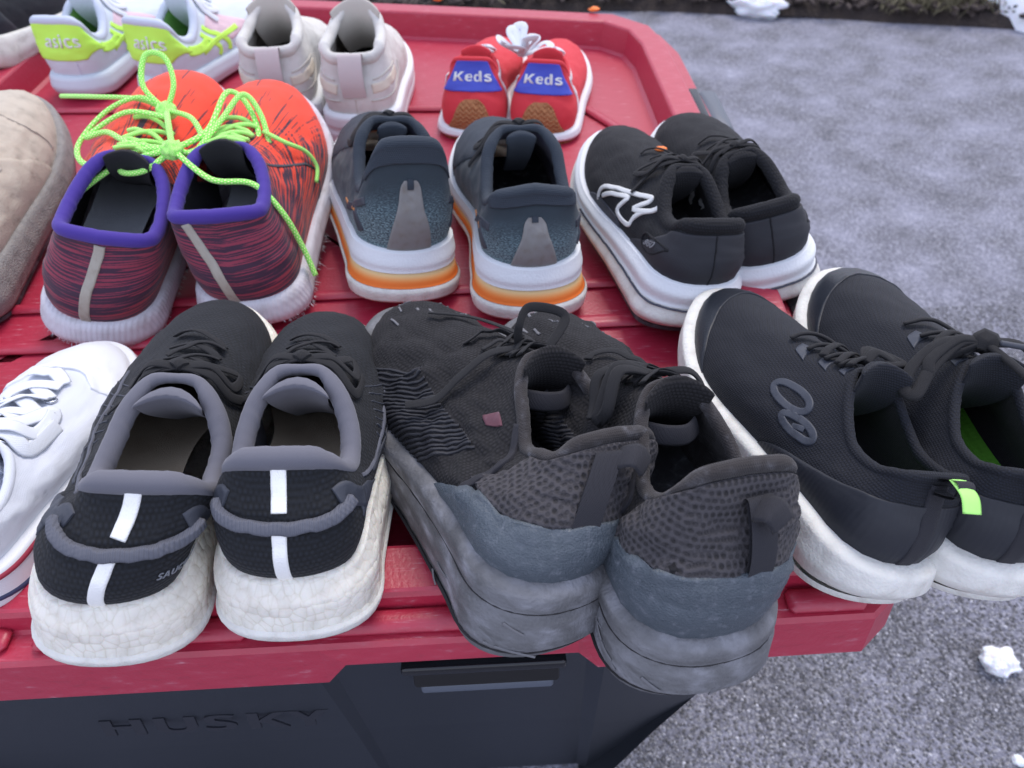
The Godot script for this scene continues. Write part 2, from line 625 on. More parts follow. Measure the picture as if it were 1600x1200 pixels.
	if P.lace and P.bow:
		for q in [-1.0, 1.0]:
			var r1 := rng.randf_range(-0.02, 0.02)
			var loop := [s.up(0.5, 0.95, 0.006), s.up(0.5 + q * 0.05, 0.90 + r1, 0.010), s.up(0.5 + q * 0.10, 0.78 + r1, 0.006), s.up(0.5 + q * (0.095 + r1), 0.66 + r1, 0.004), s.up(0.5 + q * 0.05, 0.80, 0.006), s.up(0.5, 0.95, 0.009)]
			obj("lace_loop", tube(loop, P.lw, P.lt, Vector3.UP, 7), M[P.lace], s.root)
			var endp := [s.up(0.5, 0.95, 0.007), s.up(0.5 + q * 0.06, 0.93, 0.006), s.up(0.5 + q * (0.11 - r1), 0.82 - r1, 0.0035), s.up(0.5 + q * (0.15 + 2.0 * r1), 0.64, 0.003)]
			obj("lace_end", tube(endp, P.lw, P.lt, Vector3.UP, 7), M[P.lace], s.root)
		obj("lace_knot", tube([s.up(0.486, 0.95, 0.006), s.up(0.5, 0.94, 0.008), s.up(0.514, 0.95, 0.006)], P.lw * 1.3, P.lw * 1.0, Vector3.UP, 5), M[P.lace], s.root)
	return s


# a strip laid on the upper along points (u, v)
func ribbon(s: Shoe, called: String, uv: Array, w: float, h: float, m: String, lift := 0.0, closed := false) -> MeshInstance3D:
	var pts := []
	for q in uv:
		pts.append(Vector3(q.x, q.y, 0))
	var p := spline(pts, 7, closed) if uv.size() > 2 else spline(pts, 16)
	var rows := []
	for i in p.size():
		var a := s.up(p[i].x, p[i].y)
		var n := s.nrm(p[i].x, p[i].y)
		var i0 := maxi(i - 1, 0)
		var i1 := mini(i + 1, p.size() - 1)
		if closed and i == 0:
			i0 = p.size() - 2
		if closed and i == p.size() - 1:
			i1 = 1
		var t := (s.up(p[i1].x, p[i1].y) - s.up(p[i0].x, p[i0].y)).normalized()
		var b := n.cross(t).normalized()
		var row := PackedVector3Array()
		for q in [[-1.0, -0.0006], [-0.96, h * 0.8], [-0.6, h], [0.0, h], [0.6, h], [0.96, h * 0.8], [1.0, -0.0006]]:
			row.append(a + b * (q[0] * w) + n * (q[1] + lift))
		if not closed and (i == 0 or i == p.size() - 1):
			var e := PackedVector3Array()
			for k in row.size():
				e.append(row[k] - n * (h + 0.0004) if k > 0 and k < 6 else row[k])
			if i == 0:
				rows.append(e)
				rows.append(row)
			else:
				rows.append(row)
				rows.append(e)
		else:
			rows.append(row)
	return obj(called, grid_mesh(rows, false), M[m], s.root)


# a panel laid on the upper: rows of [uL, uR, v] or [uL, vL, uR, vR]
func patch(s: Shoe, called: String, rws: Array, h: float, m: String) -> MeshInstance3D:
	var rows := []
	var fine := []
	for i in rws.size() - 1:
		for k in 6:
			var r := []
			for c in rws[i].size():
				var a: float = rws[maxi(i - 1, 0)][c]
				var d: float = rws[mini(i + 2, rws.size() - 1)][c]
				r.append(cubic_interpolate(rws[i][c], rws[i + 1][c], a, d, k / 6.0))
			fine.append(r)
	fine.append(rws[-1])
	var cols := 20
	for i in fine.size():
		var r: Array = fine[i]
		var row := PackedVector3Array()
		for j in cols + 1:
			var f := float(j) / cols
			var u: float = lerpf(r[0], r[1] if r.size() == 3 else r[2], f)
			var v: float = r[2] if r.size() == 3 else lerpf(r[1], r[3], f)
			var edge := i == 0 or i == fine.size() - 1 or j == 0 or j == cols
			row.append(s.up(u, v, h * 0.75 if edge else h))
			if j == 0:
				row.insert(0, s.up(u, v, -0.0008))
			elif j == cols:
				row.append(s.up(u, v, -0.0008))
		if i == 0 or i == fine.size() - 1:
			var low := PackedVector3Array()
			for j in row.size():
				var f := clampf((j - 1.0) / cols, 0.0, 1.0)
				low.append(s.up(lerpf(r[0], r[1] if r.size() == 3 else r[2], f), r[2] if r.size() == 3 else lerpf(r[1], r[3], f), -0.0008))
			if i == 0:
				rows.append(low)
				rows.append(row)
			else:
				rows.append(row)
				rows.append(low)
		else:
			rows.append(row)
	return obj(called, grid_mesh(rows, false), M[m], s.root)


# a thin groove or line that runs round the wall of the sole
func wall_line(s: Shoe, called: String, v: float, w: float, o: float, m: String, u0 := 0.0, u1 := 1.0) -> void:
	var rows := []
	for i in 5:
		var row := PackedVector3Array()
		for j in 97:
			var u := lerpf(u0, u1, j / 96.0)
			var vv := v + w * (i - 2) * (1.0 + 0.4 * wob.get_noise_1d(u * 160.0)) + 0.012 * wob.get_noise_1d(u * 40.0)
			row.append(s.wall(u, vv, prof(s.P.prof, vv) + (o if i > 0 and i < 4 else -0.0006)))
		rows.append(row)
	obj(called, grid_mesh(rows, u1 - u0 > 0.99), M[m], s.root)


# raised or printed lettering on the upper, reading from point (u, v) with given letter height
func words(s: Shoe, called: String, text: String, u: float, v: float, height: float, m: String, lift: float, turn := 0.0, bold := true, mirror := 1.0) -> void:
	var f := SystemFont.new()
	f.font_names = PackedStringArray(["Droid Sans"])
	f.font_weight = 700 if bold else 400
	var tm := TextMesh.new()
	tm.text = text
	tm.font = f
	tm.font_size = 32
	tm.pixel_size = height / 23.0
	tm.depth = 0.0004
	tm.curve_step = 2.0
	var arr := tm.get_mesh_arrays()
	var vs: PackedVector3Array = arr[Mesh.ARRAY_VERTEX]
	var du := (s.pos(u + 0.01, v) - s.pos(u - 0.01, v)).length() / 0.02
	var dv := (s.pos(u, v + 0.02) - s.pos(u, v - 0.02)).length() / 0.04
	var st := SurfaceTool.new()
	st.begin(Mesh.PRIMITIVE_TRIANGLES)
	var idx: PackedInt32Array = arr[Mesh.ARRAY_INDEX] if arr[Mesh.ARRAY_INDEX] != null else PackedInt32Array(range(vs.size()))
	var moved := PackedVector3Array()
	for p in vs:
		var q := Vector2(p.x * mirror, p.y).rotated(turn)
		moved.append(s.up(u + q.x / du, clampf(v + q.y / dv, 0.0, 1.0), lift + p.z))
	for i in idx:
		st.add_vertex(moved[i])
	st.generate_normals()
	obj(called, st.commit(), M[m], s.root)


# a webbing loop that stands out from the heel: from v0 up to v1 on the back
func heel_loop(s: Shoe, called: String, u: float, v0: float, v1: float, out: float, w: float, m: String, thick := 0.0012) -> void:
	var a := s.up(u, v0, 0.001)
	var b := s.up(u, v1, 0.001)
	var n := s.nrm(u, lerpf(v0, v1, 0.5))
	var t := (s.pos(u + 0.02, v0) - s.pos(u - 0.02, v0)).normalized()
	var pts := [a, a.lerp(b, 0.3) + n * out * 0.7, a.lerp(b, 0.7) + n * out, b + n * out * 0.8 + (b - a).normalized() * out * 0.3, b]
	var p := spline(pts, 6)
	var rows := []
	for sg in [1.0, -1.0]:
		for i in p.size():
			var row := PackedVector3Array()
			var ii: int = i if sg > 0 else p.size() - 1 - i
			var tt := (p[mini(ii + 1, p.size() - 1)] - p[maxi(ii - 1, 0)]).normalized()
			var nn := t.cross(tt).normalized()
			for k in 5:
				row.append(p[ii] + t * w * (k / 2.0 - 1.0) + nn * (thick * 0.5 * sg))
			rows.append(row)
	obj(called, grid_mesh(rows, false), M[m], s.root)


# ------------------------------------------------------------------ the setting
func make_materials() -> void:
	M.black_knit = mat(lin(.014, .017, .024), 0.9, {"tex": "knit_a", "bump": "knit", "depth": 0.05, "scale": 22.0, "rim": 0.08})
	M.navy_knit = mat(lin(.010, .0135, .026), 0.85, {"tex": "knit_a", "bump": "knit", "depth": 0.03, "scale": 40.0, "rim": 0.08})
	M.navy_gloss = mat(lin(.013, .015, .022), 0.58, {"bump": "rib", "depth": 0.012, "scale": 40.0})
	M.navy_shiny = mat(lin(.008, .011, .018), 0.45, {"bump": "grain", "depth": 0.02, "scale": 20.0})
	M.navy_logo = mat(lin(.036, .042, .058), 0.55, {"bump": "grain", "depth": 0.01})
	M.worn_black = mat(lin(.020, .0185, .022), 0.92, {"tex": "knit_a", "bump": "knit", "depth": 0.05, "scale": 26.0, "rim": 0.08})
	M.honey_mesh = mat(lin(.058, .054, .06), 0.95, {"tex": "honey_a", "bump": "honey", "depth": 0.10, "scale": 36.0, "rim": 0.08})
	M.heel_clip = mat(lin(.065, .082, .1), 0.5, {"bump": "leather", "depth": 0.07, "scale": 26.0, "dust": "dust", "dscale": 13.0})
	M.grey_sole = mat(lin(.12, .121, .126), 0.7, {"bump": "grain", "depth": 0.06, "scale": 14.0, "dust": "scuff", "dsv": Vector3(5, 10, 5)})
	M.dark_rubber = mat(lin(.04, .042, .05), 0.8, {"bump": "grain", "depth": 0.1, "scale": 30.0, "dust": "scuff"})
	M.dark_lining = mat(lin(.012, .012, .015), 0.95, {"bump": "knit", "depth": 0.03, "scale": 50.0, "rim": 0.08})
	M.brown_lining = mat(lin(.03, .026, .026), 0.95, {"bump": "knit", "depth": 0.03, "scale": 50.0, "rim": 0.3, "dust": "dust"})
	M.dark_insole = mat(lin(.02, .02, .022), 0.95, {"bump": "twill", "depth": 0.03, "scale": 40.0, "dust": "dust"})
	M.grey_pad = mat(lin(.13, .13, .155), 0.95, {"bump": "twill", "depth": 0.012, "scale": 60.0, "rim": 0.4})
	M.tan_insole = mat(lin(.30, .25, .18), 0.9, {"bump": "grain", "depth": 0.03, "dust": "dirt"})
	M.bead_foam = mat(Color(.97, .955, .92), 0.6, {"tex": "cellcol", "bump": "cells", "depth": 0.13, "scale": 10.0, "sss": 0.1, "dust": "dirt", "dscale": 9.0})
	M.white_foam = mat(lin(.74, .73, .68), 0.65, {"bump": "grain", "depth": 0.05, "scale": 12.0, "sss": 0.05, "dust": "dirt", "dscale": 9.0})
	M.clean_white = mat(lin(.74, .76, .78), 0.7, {"bump": "grain", "depth": 0.03, "scale": 14.0})
	M.blue_white = mat(lin(.55, .6, .7), 0.7, {"bump": "knit", "depth": 0.02, "scale": 40.0})
	M.reflective = mat(lin(.92, .92, .9), 0.35, {"bump": "grain", "depth": 0.03, "scale": 30.0, "metal": 0.2})
	M.grey_reflect = mat(lin(.36, .33, .28), 0.5, {"bump": "grain", "depth": 0.05, "scale": 30.0, "dust": "dirt", "dscale": 20.0})
	M.cord_grey = mat(lin(.11, .115, .14), 0.9, {"bump": "rib", "depth": 0.05, "scale": 60.0})
	M.anchor_grey = mat(lin(.04, .045, .06), 0.6, {"bump": "twill", "depth": 0.01, "scale": 60.0})
	M.black_lace = mat(lin(.011, .011, .013), 0.9, {"bump": "twill", "depth": 0.04, "scale": 90.0, "rim": 0.08})
	M.webbing = mat(lin(.018, .018, .024), 0.85, {"bump": "twill", "depth": 0.04, "scale": 70.0, "rim": 0.08})
	M.faded_red = mat(lin(.12, .045, .06), 0.9, {"dust": "dust"})
	M.lime = mat(lin(.42, .9, .2), 0.5, {"bump": "twill", "depth": 0.01, "scale": 80.0})
	M.lime_insole = mat(lin(.09, .3, .02), 0.8, {"bump": "rib", "depth": 0.06, "scale": 30.0})
	M.lime_lace = mat(Color.WHITE, 0.75, {"tex": "fleck_lace", "tri": false, "uvs": Vector3(3, 9, 1), "rim": 0.3})
	M.lime_fleck = mat(lin(.75, .85, .45), 0.6, {})
	M.neon_upper = mat(Color.WHITE, 0.85, {"tex": "streak", "tri": false, "uvs": Vector3.ONE, "rim": 0.25})
	M.purple_pad = mat(lin(.052, .026, .25), 0.85, {"bump": "twill", "depth": 0.01, "scale": 60.0, "rim": 0.4})
	M.grey_insole = mat(lin(.17, .18, .19), 0.9, {"bump": "twill", "depth": 0.05, "scale": 30.0})
	M.pale_foam = mat(lin(.62, .61, .66), 0.75, {"bump": "rib", "depth": 0.05, "scale": 30.0, "dust": "dirt", "dscale": 8.0})
	M.fleck_upper = mat(Color.WHITE, 0.9, {"tex": "fleck", "tri": false, "uvs": Vector3.ONE, "rim": 0.2})
	M.slate = mat(lin(.03, .04, .055), 0.9, {"bump": "knit", "depth": 0.03, "scale": 40.0, "rim": 0.08})
	M.slate_teal = mat(lin(.09, .125, .14), 0.7, {"bump": "grain", "depth": 0.02})
	M.heel_grey = mat(lin(.23, .225, .22), 0.6, {"bump": "grain", "depth": 0.05, "dust": "dirt", "dscale": 18.0})
	M.indigo_lining = mat(lin(.045, .045, .085), 0.9, {"bump": "twill", "depth": 0.01, "scale": 60.0, "rim": 0.3})
	M.sunset_foam = mat(Color.WHITE, 0.7, {"tex": "sunset", "tri": false, "uvs": Vector3(1, 1, 1)})
	M.orange = mat(lin(.85, .2, .03), 0.6, {})
	M.copper = mat(lin(.5, .2, .06), 0.5, {})
	M.black_soft = mat(lin(.010, .011, .017), 0.9, {"tex": "knit_a", "bump": "knit", "depth": 0.04, "scale": 26.0, "rim": 0.08})
	M.black_panel = mat(lin(.02, .021, .027), 0.7, {"bump": "twill", "depth": 0.02, "scale": 50.0})
	M.pale_scuff = mat(lin(.16, .16, .17), 0.95, {})
	M.white_print = mat(lin(.72, .73, .72), 0.6, {})
	M.grey_print = mat(lin(.2, .21, .23), 0.6, {})
	M.canvas = mat(lin(.66, .69, .76), 0.9, {"bump": "twill", "depth": 0.03, "scale": 60.0})
	M.white_lace = mat(lin(.72, .75, .8), 0.85, {"bump": "twill", "depth": 0.04, "scale": 60.0})
	M.white_rubber = mat(lin(.72, .74, .78), 0.45, {"bump": "grain", "depth": 0.02})
	M.red_stripe = mat(lin(.33, .03, .06), 0.6, {})
	M.navy_stripe = mat(lin(.03, .04, .1), 0.6, {})
	M.metal = mat(lin(.6, .62, .66), 0.25, {"metal": 1.0})
	M.tan_leather = mat(lin(.52, .46, .38), 0.8, {"bump": "leather", "depth": 0.03, "scale": 14.0, "dust": "mud", "dscale": 7.0})
	M.muddy_sole = mat(lin(.3, .29, .28), 0.85, {"bump": "grain", "depth": 0.1, "scale": 16.0, "dust": "mud", "dscale": 10.0})
	M.asics_white = mat(lin(.6, .66, .72), 0.7, {"bump": "grain", "depth": 0.02})
	M.neon_yellow = mat(lin(.55, .95, .1), 0.6, {"bump": "twill", "depth": 0.01, "scale": 60.0})
	M.neon_lining = mat(lin(.4, .85, .25), 0.8, {})
	M.pink_mesh = mat(lin(.75, .55, .6), 0.9, {"bump": "knit", "depth": 0.03})
	M.cream = mat(lin(.63, .62, .59), 0.8, {"bump": "grain", "depth": 0.03, "dust": "dirt", "dscale": 6.0})
	M.cream_lining = mat(lin(.5, .47, .42), 0.9, {"bump": "twill", "depth": 0.02})
	M.pull_tab = mat(lin(.52, .46, .46), 0.7, {"bump": "twill", "depth": 0.03, "scale": 60.0})
	M.cream_band = mat(lin(.62, .55, .45), 0.6, {})
	M.ochre = mat(lin(.4, .26, .08), 0.8, {})
	M.red_canvas = mat(lin(.62, .035, .05), 0.85, {"bump": "twill", "depth": 0.03, "scale": 60.0, "rim": 0.2})
	M.blue_plate = mat(lin(.05, .075, .5), 0.5, {"bump": "grain", "depth": 0.02})
	M.gum = mat(lin(.33, .13, .045), 0.7, {"bump": "gum", "depth": 0.14, "scale": 22.0})
	M.dark_brown = mat(lin(.09, .045, .03), 0.6, {"bump": "leather", "depth": 0.03})
	M.red_plastic = mat(lin(.41, .017, .05), 0.42, {"bump": "grain", "depth": 0.018, "scale": 9.0, "dust": "scratch", "dsv": Vector3(3, 8, 26), "spec": 0.6})
	M.black_plastic = mat(lin(.012, .016, .023), 0.5, {"bump": "grain", "depth": 0.02, "scale": 16.0})
	M.letter_black = mat(lin(.015, .017, .025), 0.55, {})
	M.sole_line = mat(lin(.025, .024, .026), 0.9, {})
	M.navy_line = mat(lin(.06, .065, .09), 0.7, {})
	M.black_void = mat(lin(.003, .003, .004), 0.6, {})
	M.black_gloss = mat(lin(.01, .011, .014), 0.2, {})
	M.grey_plastic = mat(lin(.085, .1, .13), 0.45, {})
	M.snow = mat(lin(.86, .87, .92), 0.7, {"bump": "grain", "depth": 0.3, "scale": 6.0, "sss": 0.2})
	M.asphalt = mat(Color.WHITE, 0.85, {"tex": "asphalt", "bump": "asphalt_h", "depth": 0.3, "scale": 2.6, "dust": "frost", "dscale": 0.5})
	M.soil = mat(lin(.03, .022, .02), 0.95, {"bump": "grain", "depth": 1.2, "scale": 2.0})
	M.bark = mat(lin(.06, .045, .04), 0.9, {})
	M.grass = mat(lin(.15, .135, .08), 0.8, {})
	M.pebble = mat(lin(.2, .2, .22), 0.8, {"bump": "grain", "depth": 0.05, "scale": 60.0})


func camera_and_light() -> void:
	var cam := Camera3D.new()
	cam.name = "camera"
	var a := CameraAttributesPhysical.new()
	a.frustum_focal_length = 23.1
	a.frustum_near = 0.02
	a.frustum_far = 200.0
	a.frustum_focus_distance = 0.44
	a.exposure_aperture = 9.0
	cam.attributes = a
	cam.fov = 54.9
	cam.near = 0.02
	cam.far = 200.0
	var p := deg_to_rad(45.0)
	var fw := Vector3(0, -sin(p), -cos(p))
	var r := Vector3.RIGHT
	var u := r.cross(fw)
	var t := -0.03
	var r2 := r * cos(t) + u * sin(t)
	var u2 := u * cos(t) - r * sin(t)
	cam.transform = Transform3D(Basis(r2, u2, -fw), Vector3(0, YL + 0.43, 0))
	cam.current = true
	add_child(cam)
	var we := WorldEnvironment.new()
	we.name = "environment"
	var e := Environment.new()
	e.background_mode = Environment.BG_SKY
	var sky := ProceduralSkyMaterial.new()
	sky.sky_top_color = Color(.74, .78, .90)
	sky.sky_horizon_color = Color(.89, .90, .94)
	sky.sky_curve = 0.25
	sky.ground_bottom_color = Color(.3, .3, .34)
	sky.ground_horizon_color = Color(.6, .62, .68)
	sky.sky_energy_multiplier = 1.0
	e.sky = Sky.new()
	e.sky.sky_material = sky
	e.tonemap_mode = Environment.TONE_MAPPER_LINEAR
	e.tonemap_exposure = 1.85
	e.sdfgi_enabled = true
	e.ssao_enabled = true
	e.ssil_enabled = true
	we.environment = e
	add_child(we)
	var sun := DirectionalLight3D.new()
	sun.name = "sun"
	sun.light_energy = 0.4
	sun.light_angular_distance = 25.0
	sun.light_color = Color(1.0, .97, .95)
	sun.shadow_enabled = true
	sun.rotation_degrees = Vector3(-58, 155, 0)
	add_child(sun)


func structure(o: Node, kind := "structure") -> void:
	o.set_meta("kind", kind)


func inset_poly(p: PackedVector2Array, d: float) -> PackedVector2Array:
	var out := PackedVector2Array()
	var n := p.size()
	for i in n:
		var a := (p[i] - p[(i + n - 1) % n]).normalized()
		var b := (p[(i + 1) % n] - p[i]).normalized()
		var na := Vector2(-a.y, a.x)
		var nb := Vector2(-b.y, b.x)
		var m := (na + nb).normalized()
		out.append(p[i] - m * (-d / maxf(m.dot(na), 0.4)))
	return out


func tote() -> void:
	var t := thing("storage_tote", "black plastic storage tote with red lid carrying all the shoes", "storage tote")
	var lid_pts := [[-0.70, -0.182, -0.019], [-0.40, -0.190, -0.019], [-0.118, -0.1975, -0.019], [-0.104, -0.198, 0.003], [0.035, -0.2015, 0.003], [0.048, -0.202, -0.019], [0.150, -0.205, -0.019], [0.212, -0.207, -0.019], [0.231, -0.222, -0.019],
		[0.252, -0.45, -0.019], [0.257, -0.62, -0.019], [0.255, -0.85, -0.019], [0.250, -1.06, -0.019], [0.235, -1.13, -0.019], [0.18, -1.19, -0.019], [0.03, -1.225, -0.019], [-0.25, -1.285, -0.019], [-0.66, -1.37, -0.019], [-0.72, -1.33, -0.019], [-0.72, -0.21, -0.019]]
	var outer := PackedVector2Array()
	for q in lid_pts:
		outer.append(Vector2(q[0], q[1]))
	# inward is to the left of the walk when the walk goes front-left, front-right, back: normal (dz, -dx)
	var rows := []
	for ring in [[0.012, 9.0], [-0.003, 9.0], [-0.003, 8.0], [0.0005, 0.016], [0.003, 0.019], [0.019, 0.0195], [0.021, 0.0215], [0.0225, 0.033], [0.0245, 0.036], [0.0265, 0.037], [0.054, 0.037], [0.0563, 0.036], [0.0575, 0.034], [0.0625, 0.003], [0.068, -0.0002]]:
		var pl := inset_poly(outer, -ring[0])
		var row := PackedVector3Array()
		for i in pl.size() + 1:
			var k := i % pl.size()
			var y: float = ring[1]
			if y > 8.5:
				y = lid_pts[k][2] - 0.0005
			elif y > 5.0:
				y = lid_pts[k][2] + 0.001
			row.append(Vector3(pl[k].x, y + YL, pl[k].y))
		rows.append(row)
	var rim_mesh := grid_flat(rows)
	var lid := obj("lid", rim_mesh, M.red_plastic, t)
	# the panel inside the rim, with a low step across it
	var inn := inset_poly(outer, -0.067)
	var st := SurfaceTool.new()
	st.begin(Mesh.PRIMITIVE_TRIANGLES)
	var mid := Vector2(-0.23, -0.7)
	for k in inn.size():
		for v in [mid, inn[(k + 1) % inn.size()], inn[k]]:
			st.set_normal(Vector3.UP)
			st.add_vertex(Vector3(v.x, YL, v.y))
	obj("lid_panel", st.commit(), M.red_plastic, lid)
	for q in [[Vector2(-0.62, -0.485), Vector2(0.165, -0.505), 0.008], [Vector2(-0.62, -0.54), Vector2(0.165, -0.56), 0.006], [Vector2(0.105, -0.93), Vector2(0.185, -0.80), 0.007], [Vector2(-0.62, -0.97), Vector2(0.105, -0.93), 0.006]]:
		var d: Vector2 = q[1] - q[0]
		var b := box_mesh(d.length() / 2.0, 0.003, q[2], 0.0025)
		var o := obj("lid_rib", b, M.red_plastic, lid)
		o.position = Vector3((q[0].x + q[1].x) / 2.0, YL + 0.0028, (q[0].y + q[1].y) / 2.0)
		o.rotation.y = -d.angle()
	# raised pads that stiffen the rim at the front
	for q in [[-0.66, -0.30], [-0.285, -0.16], [-0.145, 0.04], [0.055, 0.15], [0.160, 0.207]]:
		var w: float = (q[1] - q[0]) / 2.0
		var o := obj("rim_block", box_mesh(w, 0.004, 0.0075, 0.003), M.red_plastic, lid)
		o.position = Vector3((q[0] + q[1]) / 2.0, YL + 0.0225, lerpf(-0.1985, -0.2185, (q[0] + q[1] + 1.4) / 2.0 / 0.93 - 0.0))
		o.rotation.y = 0.024
	# latches on the right end and the far side
	for q in [[Vector3(0.262, 0.004, -0.885), 0.055, 0.0], [Vector3(0.266, 0.004, -0.49), 0.05, 0.0]]:
		var o := obj("latch", box_mesh(0.013, 0.014, q[1], 0.004), M.grey_plastic, t)
		o.position = q[0] + Vector3(0, YL, 0)
		o.rotation.y = q[2]
		var sl := obj("latch_slot", box_mesh(0.006, 0.002, q[1] * 0.9, 0.001), M.black_gloss, o)
		sl.position = Vector3(-0.019, 0.0165, 0)
	for q in [Vector3(-0.05, 0.003, -1.238)]:
		var o := obj("latch", box_mesh(0.05, 0.016, 0.012, 0.004), M.black_plastic, t)
		o.position = q + Vector3(0, YL, 0)
		o.rotation.y = -0.21
	# body: front wall with a raised bay, and the other three walls
	var top := [[-0.68, -0.196], [-0.134, -0.2075], [-0.126, -0.2145], [0.044, -0.2185], [0.056, -0.2125], [0.158, -0.215], [0.178, -0.232], [0.225, -0.6], [0.215, -1.08], [0.15, -1.16], [-0.64, -1.32], [-0.69, -1.28], [-0.69, -0.22]]
	rows = []
	for q in [[0.014, 0.002], [-0.02, 0.0], [-0.10, 0.016], [-0.30, 0.056], [-0.60, 0.110], [-0.612, 0.118]]:
		var pl := PackedVector2Array()
		for w in top:
			pl.append(Vector2(w[0], w[1]))
		pl = inset_poly(pl, -q[1])
		var row := PackedVector3Array()
		for i in pl.size() + 1:
			row.append(Vector3(pl[i % pl.size()].x, YL + q[0], pl[i % pl.size()].y))
		rows.append(row)
	var body := obj("body", grid_flat(rows), M.black_plastic, t)
	var slope := -0.197
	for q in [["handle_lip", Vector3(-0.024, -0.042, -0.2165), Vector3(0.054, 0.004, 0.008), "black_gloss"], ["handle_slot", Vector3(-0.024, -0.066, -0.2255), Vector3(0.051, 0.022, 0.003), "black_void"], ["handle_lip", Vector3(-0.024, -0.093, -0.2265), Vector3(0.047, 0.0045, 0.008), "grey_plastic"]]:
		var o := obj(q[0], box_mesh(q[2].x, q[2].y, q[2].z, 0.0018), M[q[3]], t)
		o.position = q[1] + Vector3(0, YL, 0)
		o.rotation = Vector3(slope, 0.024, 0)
	# brand name moulded into the front
	var f := SystemFont.new()
	f.font_names = PackedStringArray(["Droid Sans"])
	f.font_weight = 800
	f.font_italic = true
	var tm := TextMesh.new()
	tm.text = "HUSKY"
	tm.font = f
	tm.font_size = 32
	tm.pixel_size = 0.00105
	tm.depth = 0.003
	var o := obj("lettering", tm, M.letter_black, t)
	o.position = Vector3(-0.247, YL - 0.176, -0.2322)
	o.rotation = Vector3(slope, 0.024, 0)
	o.scale = Vector3(1.75, 0.85, 0.5)


func grid_flat(rows: Array) -> ArrayMesh:
	var st := SurfaceTool.new()
	st.begin(Mesh.PRIMITIVE_TRIANGLES)
	for i in rows.size() - 1:
		for j in rows[0].size() - 1:
			var a: Vector3 = rows[i][j]
			var b: Vector3 = rows[i][j + 1]
			var c: Vector3 = rows[i + 1][j]
			var d: Vector3 = rows[i + 1][j + 1]
			for v in [a, c, b, b, c, d]:
				st.set_smooth_group(-1)
				st.add_vertex(v)
	st.generate_normals()
	return st.commit()


